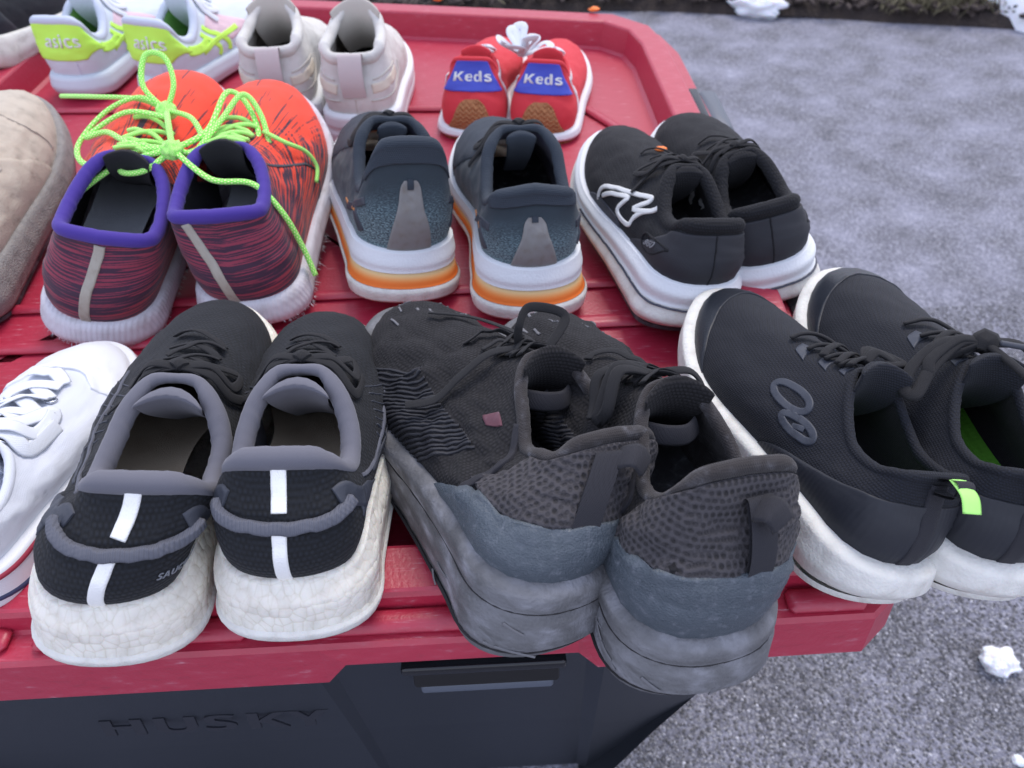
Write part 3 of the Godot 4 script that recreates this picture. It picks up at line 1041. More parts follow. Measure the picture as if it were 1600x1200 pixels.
func ground() -> void:
	T.scratch = noise_tex(FastNoiseLite.TYPE_SIMPLEX_SMOOTH, 0.012, {"size": 1024, "oct": 6, "seed": 31, "ramp": [[0.0, Color(.2, .03, .05, .3)], [0.3, Color(.4, .12, .16, 0.04)], [0.66, Color(.75, .5, .56, 0.03)], [0.80, Color(.8, .62, .68, 0.10)], [0.92, Color(.85, .7, .74, 0.36)], [1.0, Color(.9, .8, .83, 0.5)]]})
	T.asphalt = noise_tex(FastNoiseLite.TYPE_CELLULAR, 0.085, {"size": 1024, "ret": FastNoiseLite.RETURN_CELL_VALUE, "oct": 2, "ramp": [[0.0, lin(.035, .035, .04)], [0.3, lin(.10, .10, .115)], [0.55, lin(.19, .19, .215)], [0.8, lin(.34, .34, .38)], [1.0, lin(.58, .58, .64)]]})
	T.asphalt_h = noise_tex(FastNoiseLite.TYPE_CELLULAR, 0.085, {"size": 1024, "ret": FastNoiseLite.RETURN_DISTANCE, "oct": 2, "ramp": [[0.0, Color.WHITE], [1.0, Color.BLACK]]})
	T.frost = noise_tex(FastNoiseLite.TYPE_SIMPLEX_SMOOTH, 0.010, {"size": 1024, "oct": 9, "seed": 6, "ramp": [[0.0, Color(.26, .265, .30, .5)], [0.25, Color(.41, .415, .465, .38)], [0.42, Color(.50, .505, .57, 0.36)], [0.6, Color(.56, .565, .635, 0.42)], [0.8, Color(.62, .625, .70, 0.46)], [1.0, Color(.70, .705, .78, 0.6)]]})
	M.red_plastic.detail_albedo = T.scratch
	M.asphalt.albedo_texture = T.asphalt
	M.asphalt.heightmap_texture = T.asphalt_h
	M.asphalt.detail_albedo = T.frost
	var pl := PlaneMesh.new()
	pl.size = Vector2(60, 60)
	var g := obj("driveway", pl, M.asphalt)
	structure(g)
	# planting bed beyond the driveway
	var n := FastNoiseLite.new()
	n.frequency = 3.0
	var rows := []
	for i in 13:
		var row := PackedVector3Array()
		for j in 61:
			var x := lerpf(-1.8, 4.2, j / 60.0)
			var edge := -3.14 + 0.30 * clampf((x - 0.58) / 1.27, 0, 1.6)
			var z := edge - 0.42 * i / 12.0
			var y := 0.05 * sin(PI * clampf(i / 6.0, 0, 0.5)) * (1.0 if i > 0 else -0.2) + 0.02 * n.get_noise_2d(x * 3.0, z * 3.0)
			row.append(Vector3(x, y, z + 0.02 * n.get_noise_2d(x * 4.0, 7.0)))
		rows.append(row)
	structure(obj("soil_bed", grid_mesh(rows, false), M.soil))
	rows = []
	for i in 16:
		var row := PackedVector3Array()
		for j in 41:
			var x := lerpf(-2.0, 9.0, j / 40.0)
			var z := -3.44 + 0.12 * clampf(x - 0.58, 0, 2) - 9.0 * pow(i / 15.0, 2.0)
			if x > 1.79:
				z += 0.76 * smoothstep(1.66, 2.04, x) * (1.0 - i / 15.0)
			row.append(Vector3(x, 0.07 + 0.03 * n.get_noise_2d(x, z) + (0.06 if i > 0 else -0.07), z))
		rows.append(row)
	structure(obj("snow_bank", grid_mesh(rows, false), M.snow))
	# bark chips
	var chip := blob(Vector3(0.02, 0.006, 0.009), 0.5, 1.5, 3, 8, 5)
	var mm := MultiMesh.new()
	mm.transform_format = MultiMesh.TRANSFORM_3D
	mm.mesh = chip
	mm.instance_count = 1800
	for i in 1800:
		var x := rng.randf_range(-0.7, 2.7)
		var z := -3.14 + 0.30 * clampf((x - 0.58) / 1.27, 0, 1.6) - rng.randf() * 0.38
		mm.set_instance_transform(i, Transform3D(Basis.from_euler(Vector3(rng.randf_range(-.5, .5), rng.randf() * TAU, rng.randf_range(-.5, .5))).scaled(Vector3.ONE * rng.randf_range(.5, 1.5)), Vector3(x, 0.045 + rng.randf() * 0.02, z)))
	var mi := MultiMeshInstance3D.new()
	mi.name = "bark_mulch"
	mi.multimesh = mm
	mi.material_override = M.bark
	add_child(mi)
	tag(mi, "dark bark mulch along the far edge of the driveway", "mulch")
	structure(mi, "stuff")
	# dry grass lying over the bed
	rows = [PackedVector3Array([Vector3(-0.003, 0, 0), Vector3(0.003, 0, 0)]), PackedVector3Array([Vector3(-0.0025, 0.05, 0.01), Vector3(0.0025, 0.05, 0.01)]), PackedVector3Array([Vector3(-0.0003, 0.08, 0.05), Vector3(0.0003, 0.08, 0.05)])]
	mm = MultiMesh.new()
	mm.transform_format = MultiMesh.TRANSFORM_3D
	mm.mesh = grid_mesh(rows, false)
	mm.instance_count = 1100
	for i in 1100:
		var x := rng.randfn(1.73, 0.15) if i < 700 else rng.randf_range(-0.2, 2.2)
		var z := (-3.0 if i < 700 else -3.32) + rng.randfn(0.0, 0.05)
		mm.set_instance_transform(i, Transform3D(Basis.from_euler(Vector3(rng.randf_range(-.9, .9), rng.randf() * TAU, rng.randf_range(-.6, .6))).scaled(Vector3.ONE * rng.randf_range(.6, 1.3)), Vector3(x, 0.04, z)))
	mi = MultiMeshInstance3D.new()
	mi.name = "dry_grass"
	mi.multimesh = mm
	mi.material_override = M.grass
	add_child(mi)
	tag(mi, "dry olive grass at the edge of the snow", "grass")
	structure(mi, "stuff")
	# loose grit
	mm = MultiMesh.new()
	mm.transform_format = MultiMesh.TRANSFORM_3D
	mm.use_colors = true
	mm.mesh = blob(Vector3(0.0020, 0.0009, 0.0016), 0.5, 1.2, 5, 7, 5)
	mm.instance_count = 70000
	M.pebble.vertex_color_use_as_albedo = true
	M.pebble.albedo_color = Color.WHITE
	for i in 70000:
		var x := rng.randf_range(0.05, 1.25)
		var z := rng.randf_range(-1.25, -0.2)
		mm.set_instance_transform(i, Transform3D(Basis.from_euler(Vector3(0, rng.randf() * TAU, 0)).scaled(Vector3.ONE * rng.randf_range(.5, 1.5)), Vector3(x, 0.0005, z)))
		var k := pow(rng.randf(), 1.5) * 0.30 + 0.07 if rng.randf() < 0.98 else 0.55
		mm.set_instance_color(i, Color(k, k, k * 1.1))
	mi = MultiMeshInstance3D.new()
	mi.name = "grit"
	mi.multimesh = mm
	mi.material_override = M.pebble
	add_child(mi)
	tag(mi, "loose grey grit scattered over the asphalt", "grit")
	structure(mi, "stuff")
	var sn := obj("snow_lump", blob(Vector3(0.026, 0.016, 0.020), 0.5, 1.1, 11, 32, 18), M.snow)
	sn.position = Vector3(0.683, 0.010, -0.452)
	tag(sn, "small white lump of snow alone on the asphalt, nearest the camera", "snow lump")
	sn = obj("snow_lump", blob(Vector3(0.105, 0.04, 0.045), 0.7, 1.3, 12, 32, 18), M.snow)
	sn.position = Vector3(0.99, 0.035, -3.06)
	sn.rotation.y = -0.6
	tag(sn, "long white chunk of snow lying across the edge of the dark planting bed", "snow lump")
	sn = obj("snow_lump", blob(Vector3(0.008, 0.005, 0.007), 0.5, 1.4, 17, 20, 12), M.snow)
	sn.position = Vector3(0.648, 0.003, -0.322)
	tag(sn, "tiny crumb of snow on the dark wet asphalt at the bottom corner", "snow lump")


const OPEN_RUN := [[0.0, 0.11, 0.0, 0.114], [0.03, 0.113, 0.013, 0.1135], [0.06, 0.125, 0.022, 0.111], [0.09, 0.152, 0.028, 0.104], [0.13, 0.195, 0.032, 0.093], [0.2, 0.27, 0.033, 0.085], [0.28, 0.36, 0.032, 0.092], [0.36, 0.44, 0.026, 0.104], [0.44, 0.5, 0.014, 0.114], [0.5, 0.51, 0.0, 0.115]]


# front row: black running shoes with grey padded collars
func grey_collar_shoes() -> void:
	var o := {"open": OPEN_RUN, "upper": "black_knit", "collar": "grey_pad", "lining": "grey_pad", "cr": 0.0058, "olen": 0.73, "wf": 0.055, "insole": "tan_insole", "ins_up": 0.012, "tongue": "grey_pad", "tongue_h": -0.004, "tongue_b": 0.008,
		"yt": [[0.0, 0.054], [0.06, 0.052], [0.14, 0.058], [0.28, 0.052], [0.5, 0.04], [0.8, 0.032], [1.0, 0.034]], "bands": [["midsole_rim", 0.0, 0.34, "white_foam"], ["midsole", 0.34, 1.0, "bead_foam"]],
		"prof": [[0.0, -0.006], [0.1, 0.002], [0.3, 0.005], [0.36, 0.003], [0.7, 0.004], [1.0, -0.001]], "flare": 0.010, "outsole": "dark_rubber", "achilles": 0.006, "heelb": 0.008, "bulge": 0.008}
	var g := "pair of black running shoes with grey collars"
	for k in 2:
		var s: Shoe
		if k == 0:
			s = build_shoe("running_shoe", "black running shoe with grey padded collar and beaded white sole, beside the white canvas sneaker", "shoe", g, Vector3(-0.222, 0.036, -0.183), 4.0, -4.5, -9.0, 0.285, -1.0, o.merged({"lean": 0.020}, true))
		else:
			s = build_shoe("running_shoe", "black running shoe with grey padded collar, beaded white sole touching the grey-soled shoe", "shoe", g, Vector3(-0.124, 0.036, -0.193), 3.0, -7.0, -4.0, 0.265, 1.0, o)
		ribbon(s, "reflective_strip", [Vector2(0.0, 0.03), Vector2(0.0, 0.47)], 0.0038, 0.0009, "reflective")
		ribbon(s, "reflective_strip", [Vector2(0.0, 0.60), Vector2(0.0, 0.93)], 0.0040, 0.0009, "reflective")
		ribbon(s, "heel_cord", [Vector2(-0.075, 0.60), Vector2(-0.05, 0.535), Vector2(-0.02, 0.505), Vector2(0.02, 0.505), Vector2(0.05, 0.535), Vector2(0.075, 0.60)], 0.0034, 0.0034, "cord_grey", 0.0012)
		for q in [-1.0, 1.0]:
			ribbon(s, "cord_anchor", [Vector2(q * 0.058, 0.66), Vector2(q * 0.072, 0.68), Vector2(q * 0.083, 0.58), Vector2(q * 0.10, 0.46)], 0.0055, 0.0012, "anchor_grey")
			patch(s, "side_overlay", [[q * 0.085, q * 0.15, 0.3], [q * 0.09, q * 0.14, 0.45], [q * 0.105, q * 0.13, 0.6]], 0.001, "anchor_grey")
			ribbon(s, "piping", [Vector2(q * 0.14, 0.75), Vector2(q * 0.2, 0.6), Vector2(q * 0.28, 0.5), Vector2(q * 0.36, 0.4)], 0.0012, 0.001, "cord_grey")
			ribbon(s, "piping", [Vector2(q * 0.17, 0.55), Vector2(q * 0.24, 0.4), Vector2(q * 0.32, 0.3)], 0.001, 0.0008, "anchor_grey")
		for q in [-1.0, 1.0]:
			for i in 7:
				ribbon(s, "stitch_line", [Vector2(q * (0.20 + 0.02 * i), 0.12), Vector2(q * (0.22 + 0.02 * i), 0.4), Vector2(q * (0.27 + 0.017 * i), 0.62)], 0.0005, 0.0005, "anchor_grey")
		if k == 0:
			words(s, "lettering", "SAUCONY", 0.062, 0.24, 0.0042, "grey_print", 0.0006, -0.15)


# front row: worn all-black shoes with grey soles
func worn_black_shoes() -> void:
	var op: Array = [[0.0, 0.125, 0.0, 0.152], [0.05, 0.128, 0.022, 0.149], [0.085, 0.15, 0.032, 0.136], [0.13, 0.2, 0.034, 0.104], [0.2, 0.28, 0.032, 0.094], [0.28, 0.36, 0.028, 0.104], [0.36, 0.44, 0.023, 0.112], [0.44, 0.5, 0.014, 0.12], [0.5, 0.52, 0.0, 0.122]]
	op[0][3] = 0.136
	op[1][3] = 0.133
	op[2][3] = 0.122
	var op_left := op.duplicate(true)
	for i in 3:
		op_left[i][3] -= 0.012
	var o := {"open": op, "upper": "worn_black", "collar": "brown_lining", "lining": "brown_lining", "cr": 0.004, "insole": "dark_insole", "tongue": "worn_black", "tongue_h": 0.004, "tongue_w": 0.022,
		"wh": 0.045, "wf": 0.055, "yt": [[0.0, 0.052], [0.1, 0.05], [0.25, 0.052], [0.45, 0.046], [0.7, 0.036], [1.0, 0.038]], "bands": [["midsole", 0.0, 1.0, "grey_sole"]],
		"prof": [[0.0, -0.007], [0.08, 0.001], [0.14, 0.002], [0.17, 0.0], [0.2, 0.003], [0.62, 0.004], [0.70, 0.0015], [0.76, 0.004], [0.9, 0.004], [1.0, -0.001]], "flare": 0.012, "outsole": "grey_sole", "bow": false, "rows": 4, "crump": 0.0034, "achilles": 0.002, "bulge": 0.009}
	var g := "pair of worn black shoes with grey soles"
	for k in 2:
		var s: Shoe
		if k == 0:
			s = build_shoe("worn_shoe", "left worn black shoe turned leftward, with ribbed side, faded red patch and thick grey sole", "shoe", g, Vector3(0.014, 0.030, -0.186), 24.0, -4.0, -16.0, 0.29, -1.0, o.merged({"lean": 0.030, "wh": 0.041, "open": op_left, "yt": [[0.0, 0.062], [0.1, 0.06], [0.25, 0.058], [0.45, 0.048], [0.7, 0.036], [1.0, 0.038]]}, true))
		else:
			s = build_shoe("worn_shoe", "right worn black shoe, scuffed grey sole and blue-grey heel facing straight out over the edge", "shoe", g, Vector3(0.095, 0.027, -0.164), 15.0, -3.5, -9.0, 0.285, 1.0, o.merged({"lean": 0.006}, true))
		patch(s, "heel_mesh", [[-0.15, 0.15, 0.42], [-0.15, 0.15, 0.54], [-0.14, 0.14, 0.68], [-0.14, 0.14, 0.84], [-0.14, 0.14, 0.95]], 0.0024, "honey_mesh")
		patch(s, "heel_clip", [[-0.175, 0.175, -0.0], [-0.16, 0.16, 0.16], [-0.14, 0.14, 0.32], [-0.12, 0.12, 0.44]], 0.0034, "heel_clip")
		ribbon(s, "side_seam", [Vector2(-0.15, 0.02), Vector2(-0.14, 0.3), Vector2(-0.155, 0.6), Vector2(-0.19, 0.85), Vector2(-0.26, 0.97)], 0.0024, 0.0016, "webbing")
		ribbon(s, "side_seam", [Vector2(0.15, 0.02), Vector2(0.14, 0.3), Vector2(0.155, 0.6), Vector2(0.19, 0.85), Vector2(0.26, 0.97)], 0.0024, 0.0016, "webbing")
		for q in [-1.0, 1.0]:
			for i in 22:
				var b := 0.205 + 0.0075 * i
				ribbon(s, "side_rib", [Vector2(q * b, 0.04), Vector2(q * (b - 0.003), 0.22), Vector2(q * (b + 0.004), 0.42), Vector2(q * (b + 0.022), 0.64 - 0.008 * i)], 0.0009, 0.0011, "black_panel")
		for i in 16:
			var u := 0.5 + rng.randf_range(-0.09, 0.06)
			var v := rng.randf_range(0.12, 0.36)
			ribbon(s, "scuff_mark", [Vector2(u, v), Vector2(u + rng.randf_range(-.006, .006), v + rng.randf_range(0.015, 0.06))], rng.randf_range(0.0004, 0.0011), 0.0003, "pale_scuff", 0.0003)
		for i in 10:
			var u := rng.randf_range(-0.14, 0.14)
			var v := rng.randf_range(0.15, 0.6)
			var a0 := s.wall(u, v, prof(s.P.prof, v) + 0.0003)
			var b0 := s.wall(u + rng.randf_range(0.008, 0.03), v + rng.randf_range(-0.12, 0.05), prof(s.P.prof, v) + 0.0003)
			obj("sole_scratch", tube([a0, a0.lerp(b0, 0.5) + s.out_n(u) * 0.0004, b0], rng.randf_range(0.0005, 0.0014), 0.0004, s.out_n(u), 4, 6), M.pale_scuff, s.root)
		patch(s, "faded_logo", [[-0.30, -0.275, 0.74], [-0.305, -0.27, 0.84]] if k == 0 else [[0.27, 0.30, 0.74], [0.27, 0.30, 0.84]], 0.001, "faded_red")
		heel_loop(s, "pull_tab", -0.012 if k == 0 else 0.012, 0.42, 0.80, 0.008, 0.0075, "webbing", 0.002)
		wall_line(s, "sole_groove", 0.10, 0.011, 0.0012, "sole_line")
		wall_line(s, "sole_groove", 0.68, 0.006, 0.0010, "sole_line")
		# the folded end of the pull tab that sticks out
		var a := s.up(0.0, 0.80, 0.008)
		var n := s.nrm(0.0, 0.7)
		obj("tab_end", tube([a, a + n * 0.008 + Vector3(0.004, 0.0, 0), a + n * 0.013 + Vector3(0.009, -0.009, 0)], 0.0075, 0.0014, n + Vector3.UP, 5), M.webbing, s.root)
		# tongue loop seen inside the opening
		var c := s.at(s.b3, 0.5) + Vector3(0, -0.022, 0.012)
		obj("tongue_loop", tube([c + Vector3(-0.016, 0.0, 0.006), c + Vector3(-0.006, 0.001, 0.012), c + Vector3(0.006, 0.001, 0.013), c + Vector3(0.016, 0.0, 0.006)], 0.006, 0.0012, Vector3(0, 0.5, 1), 6), M.webbing, s.root)
		if k == 0:
			obj("lace_loop", tube([s.up(0.5, 0.82, 0.004), s.up(0.5, 0.84, 0.018) + Vector3(-0.002, 0.0, 0), s.up(0.5, 0.86, 0.030) + Vector3(0.010, 0, 0), s.up(0.49, 0.92, 0.022) + Vector3(0.020, 0, 0), s.up(0.47, 0.95, 0.004)], 0.0030, 0.0008, Vector3(0, 0, 1), 9), M.black_lace, s.root)
			obj("lace_end", tube([s.up(0.5, 0.85, 0.004), s.up(0.56, 0.8, 0.008), s.up(0.63, 0.68, 0.008), s.up(0.70, 0.5, 0.008), s.up(0.735, 0.28, 0.012)], 0.0034, 0.0009, Vector3.UP, 9), M.black_lace, s.root)
			obj("lace_end", tube([s.up(0.48, 0.86, 0.004), s.up(0.46, 0.7, 0.006), s.up(0.48, 0.5, 0.005), s.up(0.53, 0.42, 0.004)], 0.0034, 0.0009, Vector3.UP, 9), M.black_lace, s.root)
		else:
			for i in 3:
				obj("lace_loop", tube([s.up(0.5, 0.88, 0.004), s.up(0.56, 0.9 - 0.05 * i, 0.016), s.up(0.63, 0.86 - 0.05 * i, 0.012), s.up(0.66, 0.72, 0.006 + 0.003 * i)], 0.0036, 0.0012, Vector3.UP, 8), M.black_lace, s.root)
			obj("lace_end", tube([s.up(0.5, 0.88, 0.004), s.up(0.44, 0.86, 0.012), s.up(0.38, 0.8, 0.01), s.up(0.36, 0.6, 0.004)], 0.0036, 0.0012, Vector3.UP, 8), M.black_lace, s.root)


# front row, right: sleek navy black shoes on thick white soles
func lime_tab_shoes() -> void:
	var op := [[0.0, 0.05, 0.0, 0.088], [0.05, 0.06, 0.018, 0.087], [0.085, 0.1, 0.023, 0.083], [0.13, 0.16, 0.025, 0.077], [0.2, 0.26, 0.025, 0.075], [0.28, 0.35, 0.023, 0.082], [0.36, 0.43, 0.019, 0.092], [0.44, 0.49, 0.012, 0.1], [0.5, 0.5, 0.0, 0.102]]
	var o := {"open": op, "olen": 0.66, "upper": "navy_knit", "collar": "navy_knit", "lining": "dark_lining", "cr": 0.003, "insole": "lime_insole", "tongue": "navy_knit", "tongue_h": 0.008, "wh": 0.036, "wf": 0.050, "toe_h": 0.024,
		"yt": [[0.0, 0.036], [0.15, 0.037], [0.35, 0.033], [0.6, 0.03], [0.85, 0.034], [1.0, 0.04]], "prof": [[0.0, -0.008], [0.1, -0.002], [0.5, 0.005], [0.9, 0.006], [1.0, 0.002]], "flare": 0.010, "inset": 0.003, "crump": 0.0008, "outsole": "white_foam", "lw": 0.003, "lt": 0.0014, "rows": 4, "bow": false}
	var g := "pair of dark navy shoes with lime heel tabs"
	for k in 2:
		var s: Shoe
		if k == 0:
			s = build_shoe("knit_shoe", "left dark navy knit shoe with ring logos, lime heel tab, at the lid's front corner", "shoe", g, Vector3(0.198, 0.040, -0.202), 10.0, -7.0, -18.0, 0.265, -1.0, o)
		else:
			s = build_shoe("knit_shoe", "right dark navy knit shoe overhanging the asphalt, lime insole showing, long black lace bow", "shoe", g, Vector3(0.259, 0.038, -0.204), -4.0, -6.5, -7.0, 0.28, 1.0, o)
		ribbon(s, "heel_strap", [Vector2(0.0, 0.0), Vector2(0.0, 0.5), Vector2(0.0, 0.93)], 0.0052, 0.0014, "webbing")
		var a := s.up(0.0, 0.90, 0.001)
		var n := s.nrm(0.0, 0.8)
		heel_loop(s, "pull_tab", 0.0, 0.86, 1.0, 0.013, 0.0055, "webbing", 0.0016)
		var top := s.up(0.0, 1.0, 0.0)
		obj("lime_tab", tube([top + n * 0.005 + Vector3(0, 0.004, 0.002), top + n * 0.011 + Vector3(0, 0.001, 0.006), top + n * 0.016 + Vector3(0, -0.006, 0.008)], 0.0062, 0.0010, Vector3(0, 1, 0.4), 5), M.lime, s.root)
		patch(s, "heel_panel", [[-0.20, 0.20, 0.0], [-0.19, 0.19, 0.2], [-0.16, 0.16, 0.42], [-0.10, 0.10, 0.6], [-0.04, 0.04, 0.70]], 0.0011, "navy_gloss")
		patch(s, "toe_guard", [[0.31, 0.69, 0.0], [0.33, 0.67, 0.08], [0.36, 0.64, 0.17], [0.41, 0.59, 0.24], [0.46, 0.54, 0.27]], 0.0011, "navy_shiny")
		# two rings on the outer side
		var uc := -0.285 if k == 0 else 0.285
		for r in [[-0.040, 0.66], [0.036, 0.62]]:
			var ring := []
			for i in 12:
				var an := TAU * i / 12.0
				ring.append(Vector2(uc + r[0] + cos(an) * 0.030, r[1] + sin(an) * 0.09))
			ribbon(s, "logo_ring", ring, 0.0026, 0.0007, "navy_logo", 0.0, true)
		ribbon(s, "logo_bar", [Vector2(uc + 0.036, 0.58), Vector2(uc + 0.036, 0.66)], 0.002, 0.0007, "navy_logo")
		for i in 3:
			for q in [-1.0, 1.0]:
				patch(s, "eyelet_tab", [[0.5 + q * 0.03, 0.5 + q * 0.075, 0.93 - 0.11 * i], [0.5 + q * 0.035, 0.5 + q * 0.06, 0.88 - 0.11 * i]], 0.0009, "navy_logo")
		if k == 0:
			for i in 3:
				obj("lace_loop", tube([s.up(0.5, 0.95, 0.004), s.up(0.47, 0.92 - 0.04 * i, 0.012), s.up(0.43, 0.97, 0.012 + 0.002 * i), s.up(0.45, 1.0, 0.006)], 0.003, 0.0014, Vector3.UP, 8), M.black_lace, s.root)
		else:
			obj("lace_knot", tube([s.up(0.51, 0.94, 0.006), s.up(0.5, 0.95, 0.012), s.up(0.49, 0.97, 0.007)], 0.007, 0.006, Vector3.UP, 6), M.black_lace, s.root)
			obj("lace_loop", tube([s.up(0.5, 0.95, 0.010), s.up(0.56, 0.93, 0.016), s.up(0.63, 0.86, 0.022), s.up(0.69, 0.83, 0.026), s.up(0.70, 0.92, 0.022), s.up(0.63, 0.98, 0.016), s.up(0.55, 0.99, 0.012), s.up(0.5, 0.96, 0.010)], 0.0036, 0.0017, Vector3.UP, 8), M.black_lace, s.root)
			obj("lace_loop", tube([s.up(0.5, 0.95, 0.010), s.up(0.55, 0.99, 0.014), s.up(0.61, 1.0, 0.018), s.up(0.645, 0.97, 0.016), s.up(0.6, 0.93, 0.012), s.up(0.5, 0.95, 0.010)], 0.0034, 0.0017, Vector3.UP, 8), M.black_lace, s.root)
			obj("lace_loop", tube([s.up(0.5, 0.95, 0.010), s.up(0.44, 0.95, 0.018), s.up(0.37, 0.92, 0.016), s.up(0.30, 0.94, 0.014), s.up(0.24, 0.97, 0.010), s.up(0.21, 0.9, 0.006)], 0.0045, 0.0018, Vector3.UP, 8), M.black_lace, s.root)
			var e := s.up(0.5, 0.97, 0.010)
			obj("lace_end", tube([e, e + Vector3(0.006, 0.002, 0.03), e + Vector3(0.016, -0.002, 0.062), e + Vector3(0.023, -0.01, 0.085)], 0.0028, 0.002, Vector3.UP, 8), M.black_lace, s.root)
			obj("aglet", tube([e + Vector3(0.002, 0.006, 0.008), e + Vector3(0.034, 0.006, 0.012)], 0.0018, 0.0018, Vector3.UP, 4), M.anchor_grey, s.root)


# middle row: orange and maroon running shoes with lime laces
func neon_shoes() -> void:
	var op := [[0.0, 0.10, 0.0, 0.105], [0.05, 0.112, 0.025, 0.104], [0.085, 0.14, 0.036, 0.101], [0.13, 0.19, 0.039, 0.098], [0.2, 0.26, 0.039, 0.099], [0.28, 0.34, 0.036, 0.103], [0.36, 0.41, 0.030, 0.108], [0.44, 0.46, 0.018, 0.112], [0.5, 0.47, 0.0, 0.112]]
	var o := {"open": op, "upper": "neon_upper", "collar": "purple_pad", "lining": "dark_lining", "insole": "grey_insole", "ins_up": 0.028, "cr": 0.0056, "tongue": "dark_lining", "tongue_h": 0.008, "lace": "lime_lace", "lw": 0.0026, "lt": 0.0022, "rows": 4, "bow": false,
		"wh": 0.048, "wf": 0.066, "yt": [[0.0, 0.036], [0.12, 0.034], [0.3, 0.030], [0.55, 0.026], [0.8, 0.026], [1.0, 0.03]], "bands": [["midsole", 0.0, 1.0, "pale_foam"]], "outsole": "", "toe_h": 0.046, "crump": 0.0016, "flare": 0.008}
	var g := "pair of orange and maroon running shoes tied together"
	var s1 := build_shoe("bright_running_shoe", "left orange and maroon running shoe with upright silver heel strip, beside the tan sneaker", "shoe", g, Vector3(-0.362, 0.0, -0.487), -1.0, 10.0, -14.0, 0.35, -1.0, o.merged({"lean": 0.012}, true))
	var s2 := build_shoe("bright_running_shoe", "right orange and maroon running shoe, slanting silver heel strip, lime lace down its side", "shoe", g, Vector3(-0.227, 0.0, -0.505), 4.0, 8.0, 0.0, 0.325, 1.0, o.merged({"lean": -0.01}, true))
	ribbon(s1, "reflective_strip", [Vector2(-0.004, 0.0), Vector2(-0.004, 0.5), Vector2(0.0, 0.9)], 0.0042, 0.0011, "grey_reflect")
	ribbon(s2, "reflective_strip", [Vector2(-0.01, 0.0), Vector2(-0.02, 0.45), Vector2(-0.045, 0.92)], 0.0042, 0.0011, "grey_reflect")
	for s in [s1, s2]:
		# foam frayed into threads along the bottom edge
		var st := SurfaceTool.new()
		st.begin(Mesh.PRIMITIVE_TRIANGLES)
		for i in 170:
			var u := rng.randf_range(-0.16, 0.2)
			var a: Vector3 = s.wall(u, rng.randf_range(0.02, 0.3), 0.001)
			var n: Vector3 = s.out_n(u)
			var l := rng.randf_range(0.002, 0.005) * (2.6 if rng.randf() < 0.08 else 1.0)
			var tip := a + n * l * rng.randf_range(0.3, 0.9) + Vector3(rng.randf_range(-.3, .3), rng.randf_range(-0.8, -0.2), rng.randf_range(-.3, .3)) * l
			var b := n.cross(Vector3.UP) * 0.00035
			st.add_vertex(a - b)
			st.add_vertex(a + b)
			st.add_vertex(tip)
		st.generate_normals()
		var fr := obj("frayed_threads", st.commit(), M.pale_foam, s.root)
		structure(fr, "stuff")
		for q in [-1.0, 1.0]:
			ribbon(s, "side_stripe", [Vector2(0.5 + q * 0.16, 0.9), Vector2(0.5 + q * 0.19, 0.6), Vector2(0.5 + q * 0.23, 0.3), Vector2(0.5 + q * 0.27, 0.05)], 0.0014, 0.0007, "anchor_grey")
	# the laces that tie the pair together, given in lid space
	var inv := s1.root.transform.affine_inverse()
	var kn := Vector3(-0.287, 0.128 + YL, -0.601)
	var k1 := Vector3(-0.316, 0.128 + YL, -0.678)
	var at := func(x, y, z): return Vector3(x, y + YL, z)
	var paths := [
		[kn, at.call(-0.333, 0.120, -0.592), at.call(-0.366, 0.106, -0.569), at.call(-0.374, 0.098, -0.562)],
		[kn, at.call(-0.312, 0.126, -0.606), at.call(-0.337, 0.120, -0.606), at.call(-0.330, 0.116, -0.586), at.call(-0.308, 0.118, -0.585), kn],
		[kn, at.call(-0.248, 0.118, -0.566), at.call(-0.214, 0.113, -0.565), at.call(-0.193, 0.092, -0.556), at.call(-0.182, 0.06, -0.552), at.call(-0.173, 0.034, -0.541)],
		[kn, at.call(-0.300, 0.134, -0.638), k1],
		[k1, at.call(-0.336, 0.146, -0.692), at.call(-0.333, 0.166, -0.712), at.call(-0.316, 0.164, -0.712), at.call(-0.308, 0.146, -0.694), k1],
		[k1, at.call(-0.350, 0.128, -0.705), at.call(-0.405, 0.122, -0.728), at.call(-0.462, 0.106, -0.770)],
		[k1, at.call(-0.345, 0.134, -0.695), at.call(-0.376, 0.126, -0.684), at.call(-0.393, 0.112, -0.645), at.call(-0.374, 0.108, -0.616), at.call(-0.335, 0.116, -0.625), kn],
		[at.call(-0.310, 0.130, -0.66), at.call(-0.352, 0.130, -0.672), at.call(-0.384, 0.118, -0.650), at.call(-0.364, 0.122, -0.650), at.call(-0.330, 0.126, -0.618), kn],
		[k1, at.call(-0.285, 0.13, -0.655), at.call(-0.268, 0.122, -0.62), at.call(-0.280, 0.122, -0.603)],
		[kn, at.call(-0.266, 0.128, -0.634), at.call(-0.258, 0.140, -0.686), at.call(-0.240, 0.130, -0.680), at.call(-0.228, 0.112, -0.645), at.call(-0.258, 0.116, -0.61), kn],
		[at.call(-0.27, 0.122, -0.61), at.call(-0.255, 0.132, -0.65), at.call(-0.240, 0.142, -0.676), at.call(-0.226, 0.126, -0.668), at.call(-0.216, 0.104, -0.640)]]
	for p in paths:
		var q := []
		for v in p:
			q.append(inv * v)
		obj("shoelace", tube(q, 0.0027, 0.0023, Vector3.UP, 9), M.lime_lace, s1.root)
	for c in [kn, k1]:
		obj("lace_knot", blob(Vector3(0.009, 0.007, 0.010), 0.4, 1.6, 5), M.lime_lace, s1.root).position = inv * c
	obj("shoelace", tube([s2.up(0.44, 0.72, 0.004), s2.up(0.37, 0.66, 0.008), s2.up(0.32, 0.5, 0.006), s2.up(0.28, 0.36, 0.004), s2.up(0.245, 0.3, 0.004)], 0.0022, 0.0018, Vector3.UP, 8), M.lime_lace, s2.root)


